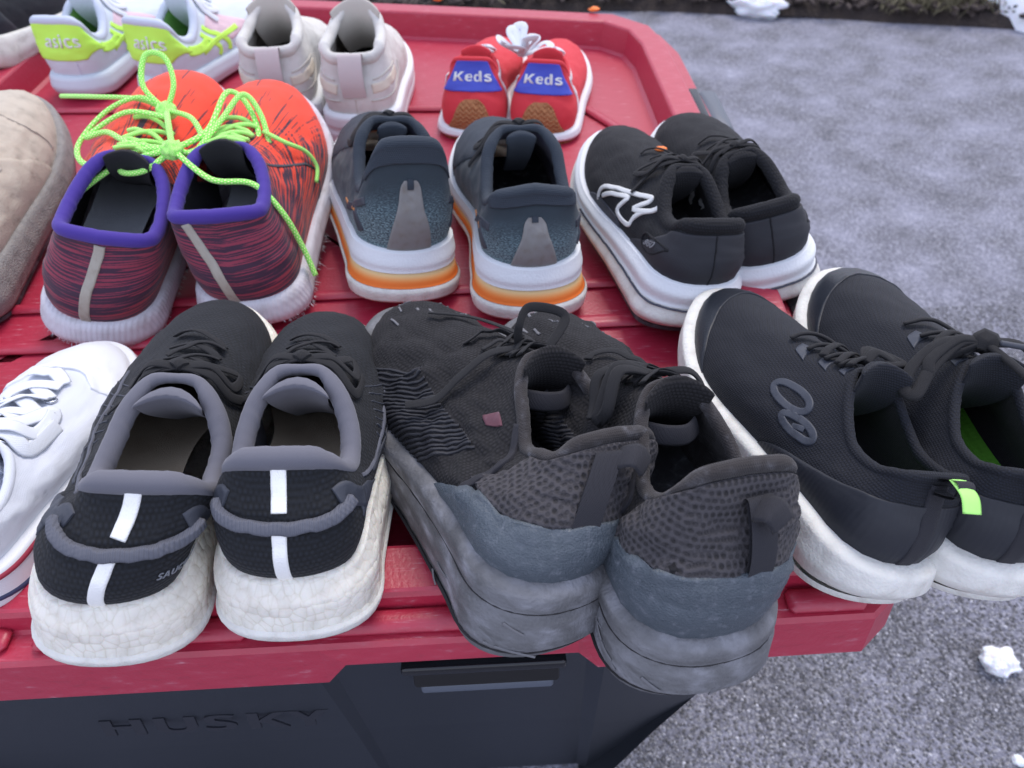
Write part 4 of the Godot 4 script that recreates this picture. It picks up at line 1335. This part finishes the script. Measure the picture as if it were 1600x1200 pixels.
# middle row: grey green running shoes with an orange line in the sole
func orange_line_shoes() -> void:
	var op := [[0.0, 0.085, 0.0, 0.150], [0.05, 0.09, 0.024, 0.146], [0.085, 0.12, 0.033, 0.124], [0.13, 0.18, 0.036, 0.1], [0.2, 0.27, 0.037, 0.092], [0.28, 0.36, 0.036, 0.1], [0.36, 0.45, 0.032, 0.118], [0.44, 0.52, 0.018, 0.128], [0.5, 0.53, 0.0, 0.128]]
	var o := {"open": op, "upper": "fleck_upper", "collar": "slate", "lining": "indigo_lining", "cr": 0.0055, "tongue": "slate", "tongue_w": 0.014, "tongue_h": -0.010, "lace": "black_lace", "bow": true, "rows": 4, "wh": 0.046, "hp": 2.0, "wf": 0.055,
		"yt": [[0.0, 0.06], [0.14, 0.057], [0.3, 0.045], [0.55, 0.036], [0.8, 0.034], [1.0, 0.036]], "bands": [["sole_base", 0.0, 0.42, "white_foam"], ["sole_line", 0.42, 0.66, "sunset_foam", -0.0005], ["midsole", 0.66, 1.0, "clean_white", 0.001]],
		"prof": [[0.0, -0.008], [0.1, 0.001], [0.38, 0.005], [0.45, 0.0025], [0.7, 0.0], [0.78, 0.001], [1.0, -0.001]], "flare": 0.021, "outsole": "", "crump": 0.0014}
	var g := "pair of grey green running shoes with orange sole lines"
	for k in 2:
		var s: Shoe
		if k == 0:
			s = build_shoe("cushioned_shoe", "left grey green running shoe with orange sole line and tall padded heel collar", "shoe", g, Vector3(-0.094, 0.0, -0.535), 15.0, 2.0, -9.0, 0.27, -1.0, o)
		else:
			o.open = op.duplicate(true)
			for r in o.open:
				if r[0] < 0.1:
					r[3] -= 0.03 if r[0] < 0.07 else 0.012
			s = build_shoe("cushioned_shoe", "right grey green running shoe with orange sole line and low crushed heel, laces tucked inside", "shoe", g, Vector3(0.019, 0.0, -0.506), 6.0, 1.0, -3.0, 0.28, 1.0, o)
		patch(s, "heel_counter", [[-0.034, 0.034, 0.0], [-0.027, 0.027, 0.2], [-0.019, 0.019, 0.42], [-0.0165, 0.0165, 0.6], [-0.011, 0.011, 0.67]], 0.0016, "heel_grey")
		ribbon(s, "heel_notch", [Vector2(0.0, 0.60), Vector2(0.0, 0.68)], 0.0028, 0.0026, "slate")
		patch(s, "heel_cap", [[-0.08, 0.08, 0.82], [-0.09, 0.09, 0.9], [-0.10, 0.10, 0.98]], 0.002, "slate")
		for q in [-1.0, 1.0]:
			ribbon(s, "side_logo", [Vector2(q * 0.075, 0.15), Vector2(q * 0.09, 0.35), Vector2(q * 0.105, 0.55)], 0.004, 0.001, "anchor_grey")
			ribbon(s, "side_logo", [Vector2(q * 0.07, 0.52), Vector2(q * 0.13, 0.55), Vector2(q * 0.17, 0.42)], 0.0035, 0.001, "anchor_grey")
			ribbon(s, "copper_line", [Vector2(q * 0.095, 0.42), Vector2(q * 0.125, 0.5)], 0.0012, 0.0012, "copper")
			patch(s, "side_patch", [[q * 0.15, q * 0.2, 0.35], [q * 0.16, q * 0.19, 0.5]], 0.001, "slate_teal")
			ribbon(s, "copper_line", [Vector2(q * 0.16, 0.52), Vector2(q * 0.195, 0.5)], 0.001, 0.0012, "copper")
		patch(s, "vamp_mesh", [[0.34, 0.66, 0.03], [0.34, 0.66, 0.3], [0.36, 0.64, 0.5], [0.38, 0.62, 0.75], [0.4, 0.6, 0.95]], 0.001, "slate")


# middle row, right: black running shoes with an outlined N
func outlined_n_shoes() -> void:
	var op := [[0.0, 0.06, 0.0, 0.098], [0.05, 0.075, 0.02, 0.097], [0.085, 0.12, 0.027, 0.094], [0.13, 0.18, 0.029, 0.086], [0.2, 0.27, 0.029, 0.083], [0.28, 0.36, 0.027, 0.09], [0.36, 0.44, 0.022, 0.1], [0.44, 0.5, 0.013, 0.107], [0.5, 0.51, 0.0, 0.108]]
	var o := {"open": op, "olen": 0.62, "upper": "black_soft", "collar": "black_soft", "cr": 0.006, "lining": "dark_lining", "tongue": "black_soft", "tongue_w": 0.014, "tongue_h": -0.004, "wh": 0.042, "wf": 0.053, "lw": 0.0026, "rows": 4,
		"yt": [[0.0, 0.052], [0.14, 0.05], [0.3, 0.044], [0.5, 0.036], [0.8, 0.032], [1.0, 0.034]], "bands": [["sole_base", 0.0, 0.56, "white_foam"], ["midsole", 0.56, 1.0, "clean_white", 0.0008]],
		"prof": [[0.0, -0.007], [0.1, 0.002], [0.3, 0.006], [0.52, 0.003], [0.6, 0.001], [0.8, 0.003], [1.0, -0.001]], "flare": 0.010, "outsole": "dark_rubber"}
	var g := "pair of black running shoes with white soles"
	for k in 2:
		var s: Shoe
		if k == 0:
			s = build_shoe("trainer", "black running shoe with white outlined N on its side and white sole", "shoe", g, Vector3(0.153, 0.008, -0.474), 11.0, 1.0, -9.0, 0.28, -1.0, o)
		else:
			s = build_shoe("trainer", "right black running shoe with plain heel, its white sole at the lid's right edge", "shoe", g, Vector3(0.234, 0.006, -0.508), 6.0, 2.0, 12.0, 0.27, 1.0, o)
		wall_line(s, "sole_groove", 0.52, 0.008, 0.0012, "navy_line", -0.3, 0.3)
		patch(s, "heel_panel", [[-0.16, 0.16, 0.0], [-0.15, 0.15, 0.2], [-0.13, 0.13, 0.4], [-0.12, 0.12, 0.6], [-0.10, 0.10, 0.85]], 0.0012, "black_panel")
		ribbon(s, "heel_seam", [Vector2(0.0, 0.02), Vector2(0.0, 0.85)], 0.0008, 0.0016, "black_soft")
		for q in [-1.0, 1.0]:
			ribbon(s, "badge_edge", [Vector2(q * 0.075, 0.5), Vector2(q * 0.14, 0.55), Vector2(q * 0.15, 0.48), Vector2(q * 0.12, 0.22), Vector2(q * 0.095, 0.24), Vector2(q * 0.075, 0.45)], 0.0010, 0.0016, "black_soft", 0.0, true)
			words(s, "lettering", "860", q * 0.112, 0.39, 0.0075, "grey_print", 0.0016, -0.15 * q)
			# the outlined letter, leaning forward
			var c := Vector2(q * 0.26, 0.52)
			var outl := []
			for p in [[-0.0041, -0.0331], [-0.0156, -0.0115], [-0.0179, 0.0207], [-0.013, 0.0266], [0.0009, 0.0068], [0.0001, 0.036], [0.0032, 0.0155], [0.0216, -0.0127], [0.0187, -0.0199], [0.009, -0.0165], [-0.0109, 0.0058], [-0.0058, -0.0228]]:
				outl.append(c + Vector2(p[0] * 3.2, p[1] * 12.0))
			ribbon(s, "side_logo", outl, 0.0021, 0.0010, "white_print", 0.0004)
			patch(s, "side_wedge", [[q * 0.19, q * 0.31, 0.0], [q * 0.2, q * 0.29, 0.14], [q * 0.22, q * 0.25, 0.22]], 0.0012, "anchor_grey")
		if k == 0:
			var d := obj("orange_leaf_bit", blob(Vector3(0.006, 0.0018, 0.004), 0.3, 1.0, 3, 14, 8), M.orange)
			d.position = s.root.transform * s.up(0.485, 0.62, 0.003)
			tag(d, "small orange leaf fragment lying on the toe of the black running shoe", "leaf")


# left edge of the picture
func canvas_shoes() -> void:
	var op := [[0.0, 0.03, 0.0, 0.075], [0.05, 0.04, 0.022, 0.074], [0.1, 0.09, 0.029, 0.07], [0.16, 0.16, 0.032, 0.062], [0.22, 0.235, 0.032, 0.06], [0.3, 0.32, 0.03, 0.064], [0.38, 0.4, 0.024, 0.07], [0.45, 0.435, 0.014, 0.075], [0.5, 0.445, 0.0, 0.076]]
	var o := {"open": op, "upper": "canvas", "collar": "canvas", "cr": 0.003, "lining": "canvas", "insole": "canvas", "tongue": "canvas", "tongue_h": 0.012, "lace": "white_lace", "lw": 0.0052, "lt": 0.0009, "crump": 0.0016, "rows": 6, "bow": true, "wh": 0.036, "wf": 0.047, "toe_h": 0.024,
		"yt": [[0.0, 0.034], [0.5, 0.03], [1.0, 0.032]], "spring": 0.008, "bands": [["sidewall", 0.0, 1.0, "white_rubber"]], "prof": [[0.0, 0.001], [0.1, 0.003], [0.9, 0.003], [1.0, 0.001]], "flare": 0.002, "outsole": "tan_insole"}
	for k in 2:
		var s: Shoe
		if k == 0:
			s = build_shoe("canvas_sneaker", "white canvas sneaker with red pinstripe and flat white laces beside the black running shoes", "shoe", "white canvas sneakers", Vector3(-0.334, 0.028, -0.215), -3.0, -7.0, 0.0, 0.238, 1.0, o)
		else:
			s = build_shoe("canvas_sneaker", "white canvas sneaker mostly cut off by the picture's left edge, only its ribbed toe showing", "shoe", "white canvas sneakers", Vector3(-0.472, 0.028, -0.205), 4.0, -4.0, 0.0, 0.262, -1.0, o)
		for q in [["red_line", 0.83, "red_stripe"], ["blue_line", 0.34, "navy_stripe"]]:
			var rows := []
			for i in 5:
				var v: float = q[1] + 0.035 * (i - 2)
				var row := PackedVector3Array()
				for j in Shoe.N + 1:
					row.append(s.wall(float(j % Shoe.N) / Shoe.N, v, 0.0038 if i > 0 and i < 4 else 0.0026))
				rows.append(row)
			obj(q[0], grid_mesh(rows, true), M[q[2]], s.root)
		patch(s, "toe_cap", [[0.31, 0.69, 0.0], [0.33, 0.67, 0.14], [0.36, 0.64, 0.28], [0.39, 0.61, 0.38], [0.41, 0.59, 0.43]], 0.0018, "white_rubber")
		var rows := []
		for i in 4:
			var row := PackedVector3Array()
			for j in 65:
				var u := lerpf(0.33, 0.67, j / 64.0)
				row.append(s.wall(u, lerpf(0.1, 0.92, i / 3.0), (0.006 if j % 2 == 0 else 0.0045) if i in [1, 2] else 0.003))
			rows.append(row)
		obj("toe_bumper", grid_mesh(rows, false), M.white_rubber, s.root)
		for i in 5:
			for q in [-1.0, 1.0]:
				var e := TorusMesh.new()
				e.inner_radius = 0.0024
				e.outer_radius = 0.0044
				e.rings = 20
				e.ring_segments = 8
				var v := 0.95 - 0.085 * i
				var u: float = 0.5 + q * (0.052 - 0.002 * i)
				var n := s.nrm(u, v)
				var ob := obj("eyelet", e, M.metal, s.root)
				var x := n.cross(Vector3(0, 0, 1)).normalized()
				ob.transform = Transform3D(Basis(x, n, x.cross(n)), s.up(u, v, 0.001))


func tan_sneaker() -> void:
	var o := {"open": OPEN_RUN, "upper": "tan_leather", "collar": "tan_leather", "cr": 0.007, "lining": "cream_lining", "insole": "tan_insole", "tongue": "tan_leather", "lace": "cream_lining", "wh": 0.046, "wf": 0.056, "yt": [[0.0, 0.045], [0.5, 0.036], [1.0, 0.036]], "toe_h": 0.04,
		"bands": [["midsole", 0.0, 1.0, "muddy_sole"]], "outsole": "dark_rubber", "crump": 0.0018, "bow": true, "rows": 5}
	var s := build_shoe("old_sneaker", "old mud-stained tan leather sneaker cut off by the picture's left edge", "shoe", "", Vector3(-0.500, 0.0, -0.505), 5.0, 6.0, 0.0, 0.33, 1.0, o)
	ribbon(s, "toe_seam", [Vector2(0.34, 0.1), Vector2(0.38, 0.34), Vector2(0.44, 0.48), Vector2(0.5, 0.52), Vector2(0.56, 0.48), Vector2(0.62, 0.34), Vector2(0.66, 0.1)], 0.0014, 0.0016, "tan_leather")
	patch(s, "side_panel", [[0.12, 0.3, 0.02], [0.13, 0.31, 0.3], [0.16, 0.34, 0.55], [0.24, 0.4, 0.85]], 0.002, "tan_leather")
	patch(s, "heel_panel", [[-0.12, 0.12, 0.02], [-0.1, 0.1, 0.3], [-0.07, 0.07, 0.55]], 0.002, "tan_leather")
	var d := build_shoe("dark_shoe", "dark shoe with a pale sole at the top left corner beside lime-heeled sneakers", "shoe", "", Vector3(-0.71, 0.03, -1.02), -6.0, 0.0, 0.0, 0.28, 1.0, {"upper": "navy_knit", "open": OPEN_RUN, "outsole": "dark_brown", "bow": false})
	patch(d, "heel_panel", [[-0.14, 0.14, 0.02], [-0.12, 0.12, 0.3], [-0.1, 0.1, 0.6]], 0.0015, "navy_shiny")


# back row: white and lime sneakers
func lime_heel_shoes() -> void:
	var op := [[0.0, 0.05, 0.0, 0.098], [0.05, 0.06, 0.026, 0.097], [0.085, 0.1, 0.034, 0.09], [0.13, 0.17, 0.035, 0.072], [0.2, 0.27, 0.035, 0.066], [0.28, 0.36, 0.032, 0.074], [0.36, 0.44, 0.026, 0.09], [0.44, 0.5, 0.014, 0.1], [0.5, 0.51, 0.0, 0.102]]
	var o := {"open": op, "upper": "asics_white", "collar": "blue_white", "cr": 0.006, "lining": "neon_lining", "insole": "grey_insole", "tongue": "blue_white", "tongue_h": 0.02, "lace": "white_lace", "lw": 0.004, "rows": 4,
		"wh": 0.042, "bevel": 0.005, "yt": [[0.0, 0.03], [0.5, 0.028], [1.0, 0.03]], "bands": [["midsole", 0.0, 1.0, "asics_white"]], "outsole": "", "flare": 0.004}
	for k in 2:
		var s: Shoe
		if k == 0:
			s = build_shoe("lime_heel_sneaker", "left white sneaker with lime heel patch, at the back left corner of the lid", "shoe", "pair of white sneakers with lime heels", Vector3(-0.580, 0.004, -1.0), -9.0, 0.0, 0.0, 0.255, -1.0, o)
		else:
			s = build_shoe("lime_heel_sneaker", "right white sneaker with lime heel patch and pastel side stripes, behind the orange shoe", "shoe", "pair of white sneakers with lime heels", Vector3(-0.462, 0.004, -0.985), -20.0, 0.0, 0.0, 0.255, 1.0, o)
		patch(s, "heel_patch", [[-0.06, 0.055, 0.30], [-0.085, 0.075, 0.42], [-0.10, 0.12, 0.54], [-0.10, 0.13, 0.66], [-0.09, 0.085, 0.82], [-0.085, 0.075, 0.96]], 0.0016, "neon_yellow")
		words(s, "lettering", "asics", 0.012, 0.63, 0.014, "white_print", 0.0026)
		ribbon(s, "heel_band", [Vector2(0.12, 0.6), Vector2(0.18, 0.62), Vector2(0.24, 0.66)], 0.006, 0.001, "neon_yellow")
		for q in [[0.20, 0.27], [0.235, 0.31]]:
			ribbon(s, "side_stripe", [Vector2(q[0], 0.12), Vector2((q[0] + q[1]) / 2.0, 0.45), Vector2(q[1], 0.85)], 0.0035, 0.0011, "neon_yellow")
		ribbon(s, "side_stripe", [Vector2(0.17, 0.45), Vector2(0.24, 0.55), Vector2(0.33, 0.4)], 0.0035, 0.0013, "neon_yellow")
		patch(s, "mesh_panel", [[0.27, 0.36, 0.3], [0.29, 0.38, 0.6], [0.32, 0.4, 0.8]], 0.0008, "pink_mesh")
		ribbon(s, "heel_seam", [Vector2(0.03, 0.0), Vector2(0.03, 0.28)], 0.0006, 0.0008, "blue_white")


# back row: cream shoes with pull tabs
func cream_shoes() -> void:
	var op := [[0.0, 0.07, 0.0, 0.1], [0.05, 0.075, 0.024, 0.102], [0.085, 0.11, 0.034, 0.11], [0.13, 0.18, 0.035, 0.112], [0.2, 0.27, 0.034, 0.112], [0.28, 0.36, 0.031, 0.117], [0.36, 0.43, 0.026, 0.124], [0.44, 0.48, 0.014, 0.13], [0.5, 0.49, 0.0, 0.13]]
	var o := {"open": op, "upper": "cream", "collar": "cream", "cr": 0.0065, "lining": "cream_lining", "insole": "dark_insole", "tongue": "cream_lining", "tongue_w": 0.03, "tongue_h": 0.010, "tongue_b": -0.004, "lace": "white_lace", "rows": 3, "bow": false,
		"wh": 0.045, "wf": 0.05, "bevel": 0.004, "yt": [[0.0, 0.042], [0.5, 0.036], [1.0, 0.036]], "spring": 0.012, "prof": [[0.0, -0.004], [0.06, 0.001], [0.45, 0.0025], [0.5, 0.0], [0.55, 0.0025], [0.92, 0.0025], [1.0, 0.0]], "bands": [["midsole", 0.0, 1.0, "clean_white"]], "flare": 0.003, "outsole": "tan_insole"}
	for k in 2:
		var s: Shoe
		if k == 0:
			s = build_shoe("pull_tab_shoe", "left cream high-collared shoe with pull tab, between lime-heeled sneaker and its mate", "shoe", "pair of cream shoes with pull tabs", Vector3(-0.270, 0.0, -0.868), 3.0, 0.0, 0.0, 0.265, -1.0, o)
		else:
			s = build_shoe("pull_tab_shoe", "right cream high-collared shoe with pull tab, nearer to the red shoes", "shoe", "pair of cream shoes with pull tabs", Vector3(-0.172, 0.0, -0.842), -1.0, 0.0, 0.0, 0.265, 1.0, o)
		heel_loop(s, "pull_tab", 0.0, 0.34, 1.0, 0.010, 0.0135, "pull_tab", 0.003)
		for q in [-1.0, 1.0]:
			ribbon(s, "side_band", [Vector2(q * 0.035, 0.46), Vector2(q * 0.08, 0.47), Vector2(q * 0.14, 0.47)], 0.0055, 0.0010, "cream_band")
			ribbon(s, "seam", [Vector2(q * 0.03, 0.26), Vector2(q * 0.08, 0.24), Vector2(q * 0.15, 0.3), Vector2(q * 0.2, 0.5)], 0.0009, 0.0011, "cream_lining")
			ribbon(s, "seam", [Vector2(q * 0.04, 0.62), Vector2(q * 0.08, 0.64), Vector2(q * 0.15, 0.6)], 0.0009, 0.0011, "cream_lining")
			ribbon(s, "tongue_edge", [Vector2(0.5 + q * 0.13, 0.9), Vector2(0.5 + q * 0.1, 1.0)], 0.003, 0.002, "ochre")
		ribbon(s, "heel_seam", [Vector2(0.0, 0.0), Vector2(0.0, 0.3)], 0.0006, 0.0008, "cream_lining")


# back row: red slip-ons
func red_shoes() -> void:
	var op := [[0.0, 0.15, 0.0, 0.085], [0.05, 0.155, 0.02, 0.084], [0.1, 0.18, 0.026, 0.077], [0.16, 0.21, 0.028, 0.068], [0.22, 0.27, 0.028, 0.066], [0.3, 0.34, 0.026, 0.068], [0.38, 0.41, 0.021, 0.072], [0.45, 0.45, 0.012, 0.076], [0.5, 0.46, 0.0, 0.077]]
	var o := {"open": op, "upper": "red_canvas", "collar": "red_canvas", "cr": 0.003, "lining": "red_canvas", "insole": "clean_white", "tongue": "red_canvas", "tongue_h": 0.008, "lace": "white_lace", "lw": 0.004, "lt": 0.001, "rows": 4, "bow": false,
		"olen": 0.6, "wh": 0.044, "wf": 0.047, "toe_h": 0.026, "yt": [[0.0, 0.014], [0.3, 0.018], [0.6, 0.016], [1.0, 0.018]], "spring": 0.012, "bevel": 0.004, "bands": [["sidewall", 0.0, 1.0, "clean_white"]], "flare": 0.001, "outsole": "gum", "achilles": 0.008}
	for k in 2:
		var s: Shoe
		if k == 0:
			s = build_shoe("red_sneaker", "left red sneaker with blue heel plate and gum heel tread, next to cream shoe", "shoe", "pair of red sneakers with blue heel plates", Vector3(-0.040, 0.0, -0.852), -7.0, 1.0, 0.0, 0.25, -1.0, o)
		else:
			s = build_shoe("red_sneaker", "right red sneaker with blue heel plate and white side stripe, tied to its mate", "shoe", "pair of red sneakers with blue heel plates", Vector3(0.041, 0.0, -0.838), -12.0, 1.0, 0.0, 0.25, 1.0, o)
		patch(s, "heel_plate", [[-0.088, 0.088, 0.54], [-0.080, 0.080, 0.64], [-0.062, 0.062, 0.78], [-0.050, 0.050, 0.92], [-0.044, 0.044, 0.98]], 0.0016, "blue_plate")
		words(s, "lettering", "Keds", 0.0, 0.74, 0.0115, "white_print", 0.0018)
		patch(s, "gum_tread", [[-0.062, 0.062, -0.0], [-0.045, 0.045, 0.12], [-0.035, 0.035, 0.26], [-0.028, 0.028, 0.37], [-0.016, 0.016, 0.44]], 0.0018, "gum")
		for q in [-1.0, 1.0]:
			ribbon(s, "side_stripe", [Vector2(q * 0.13, 0.1), Vector2(q * 0.135, 0.5), Vector2(q * 0.12, 0.85)], 0.004, 0.001, "clean_white")
			ribbon(s, "side_stripe", [Vector2(q * 0.2, 0.9), Vector2(q * 0.3, 0.9), Vector2(q * 0.4, 0.85)], 0.003, 0.001, "clean_white")
		if k == 1:
			var inv := s.root.transform.affine_inverse()
			var c := Vector3(0.024, 0.072 + YL, -0.93)
			for i in 9:
				var an := TAU * i / 9.0
				var d := Vector3(cos(an), rng.randf_range(0.2, 1.4), sin(an)).normalized() * rng.randf_range(0.025, 0.042)
				var e := d.rotated(Vector3.UP, 0.5) * 0.95
				obj("shoelace", tube([inv * c, inv * (c + d * 0.7), inv * (c + d), inv * (c + e), inv * (c + e * 0.5), inv * c], 0.0048, 0.0012, Vector3(0.2, 1, 0.1), 6), M.white_lace, s.root)


func _ready() -> void:
	rng.seed = 11
	wob.seed = 3
	wob.frequency = 1.0
	wob.fractal_octaves = 2
	camera_and_light()
	make_textures()
	T.scratch = T.dust
	T.frost = T.dust
	T.asphalt = T.grain
	T.asphalt_h = T.grain
	make_materials()
	ground()
	tote()
	grey_collar_shoes()
	worn_black_shoes()
	lime_tab_shoes()
	canvas_shoes()
	neon_shoes()
	orange_line_shoes()
	outlined_n_shoes()
	tan_sneaker()
	lime_heel_shoes()
	cream_shoes()
	red_shoes()
	for q in [[Vector3(0.140, 0.041, -1.178), 3, "orange leaf scrap caught on the lid's far rim beside the notch"], [Vector3(-0.10, 0.034, -1.268), 8, "orange leaf scrap on the lid's far rim behind the red and cream shoes"]]:
		var d := obj("orange_leaf_bit", blob(Vector3(0.008, 0.003, 0.006), 0.7, 1.6, q[1], 16, 9), M.orange)
		d.position = q[0] + Vector3(0, YL, 0)
		tag(d, q[2], "leaf")
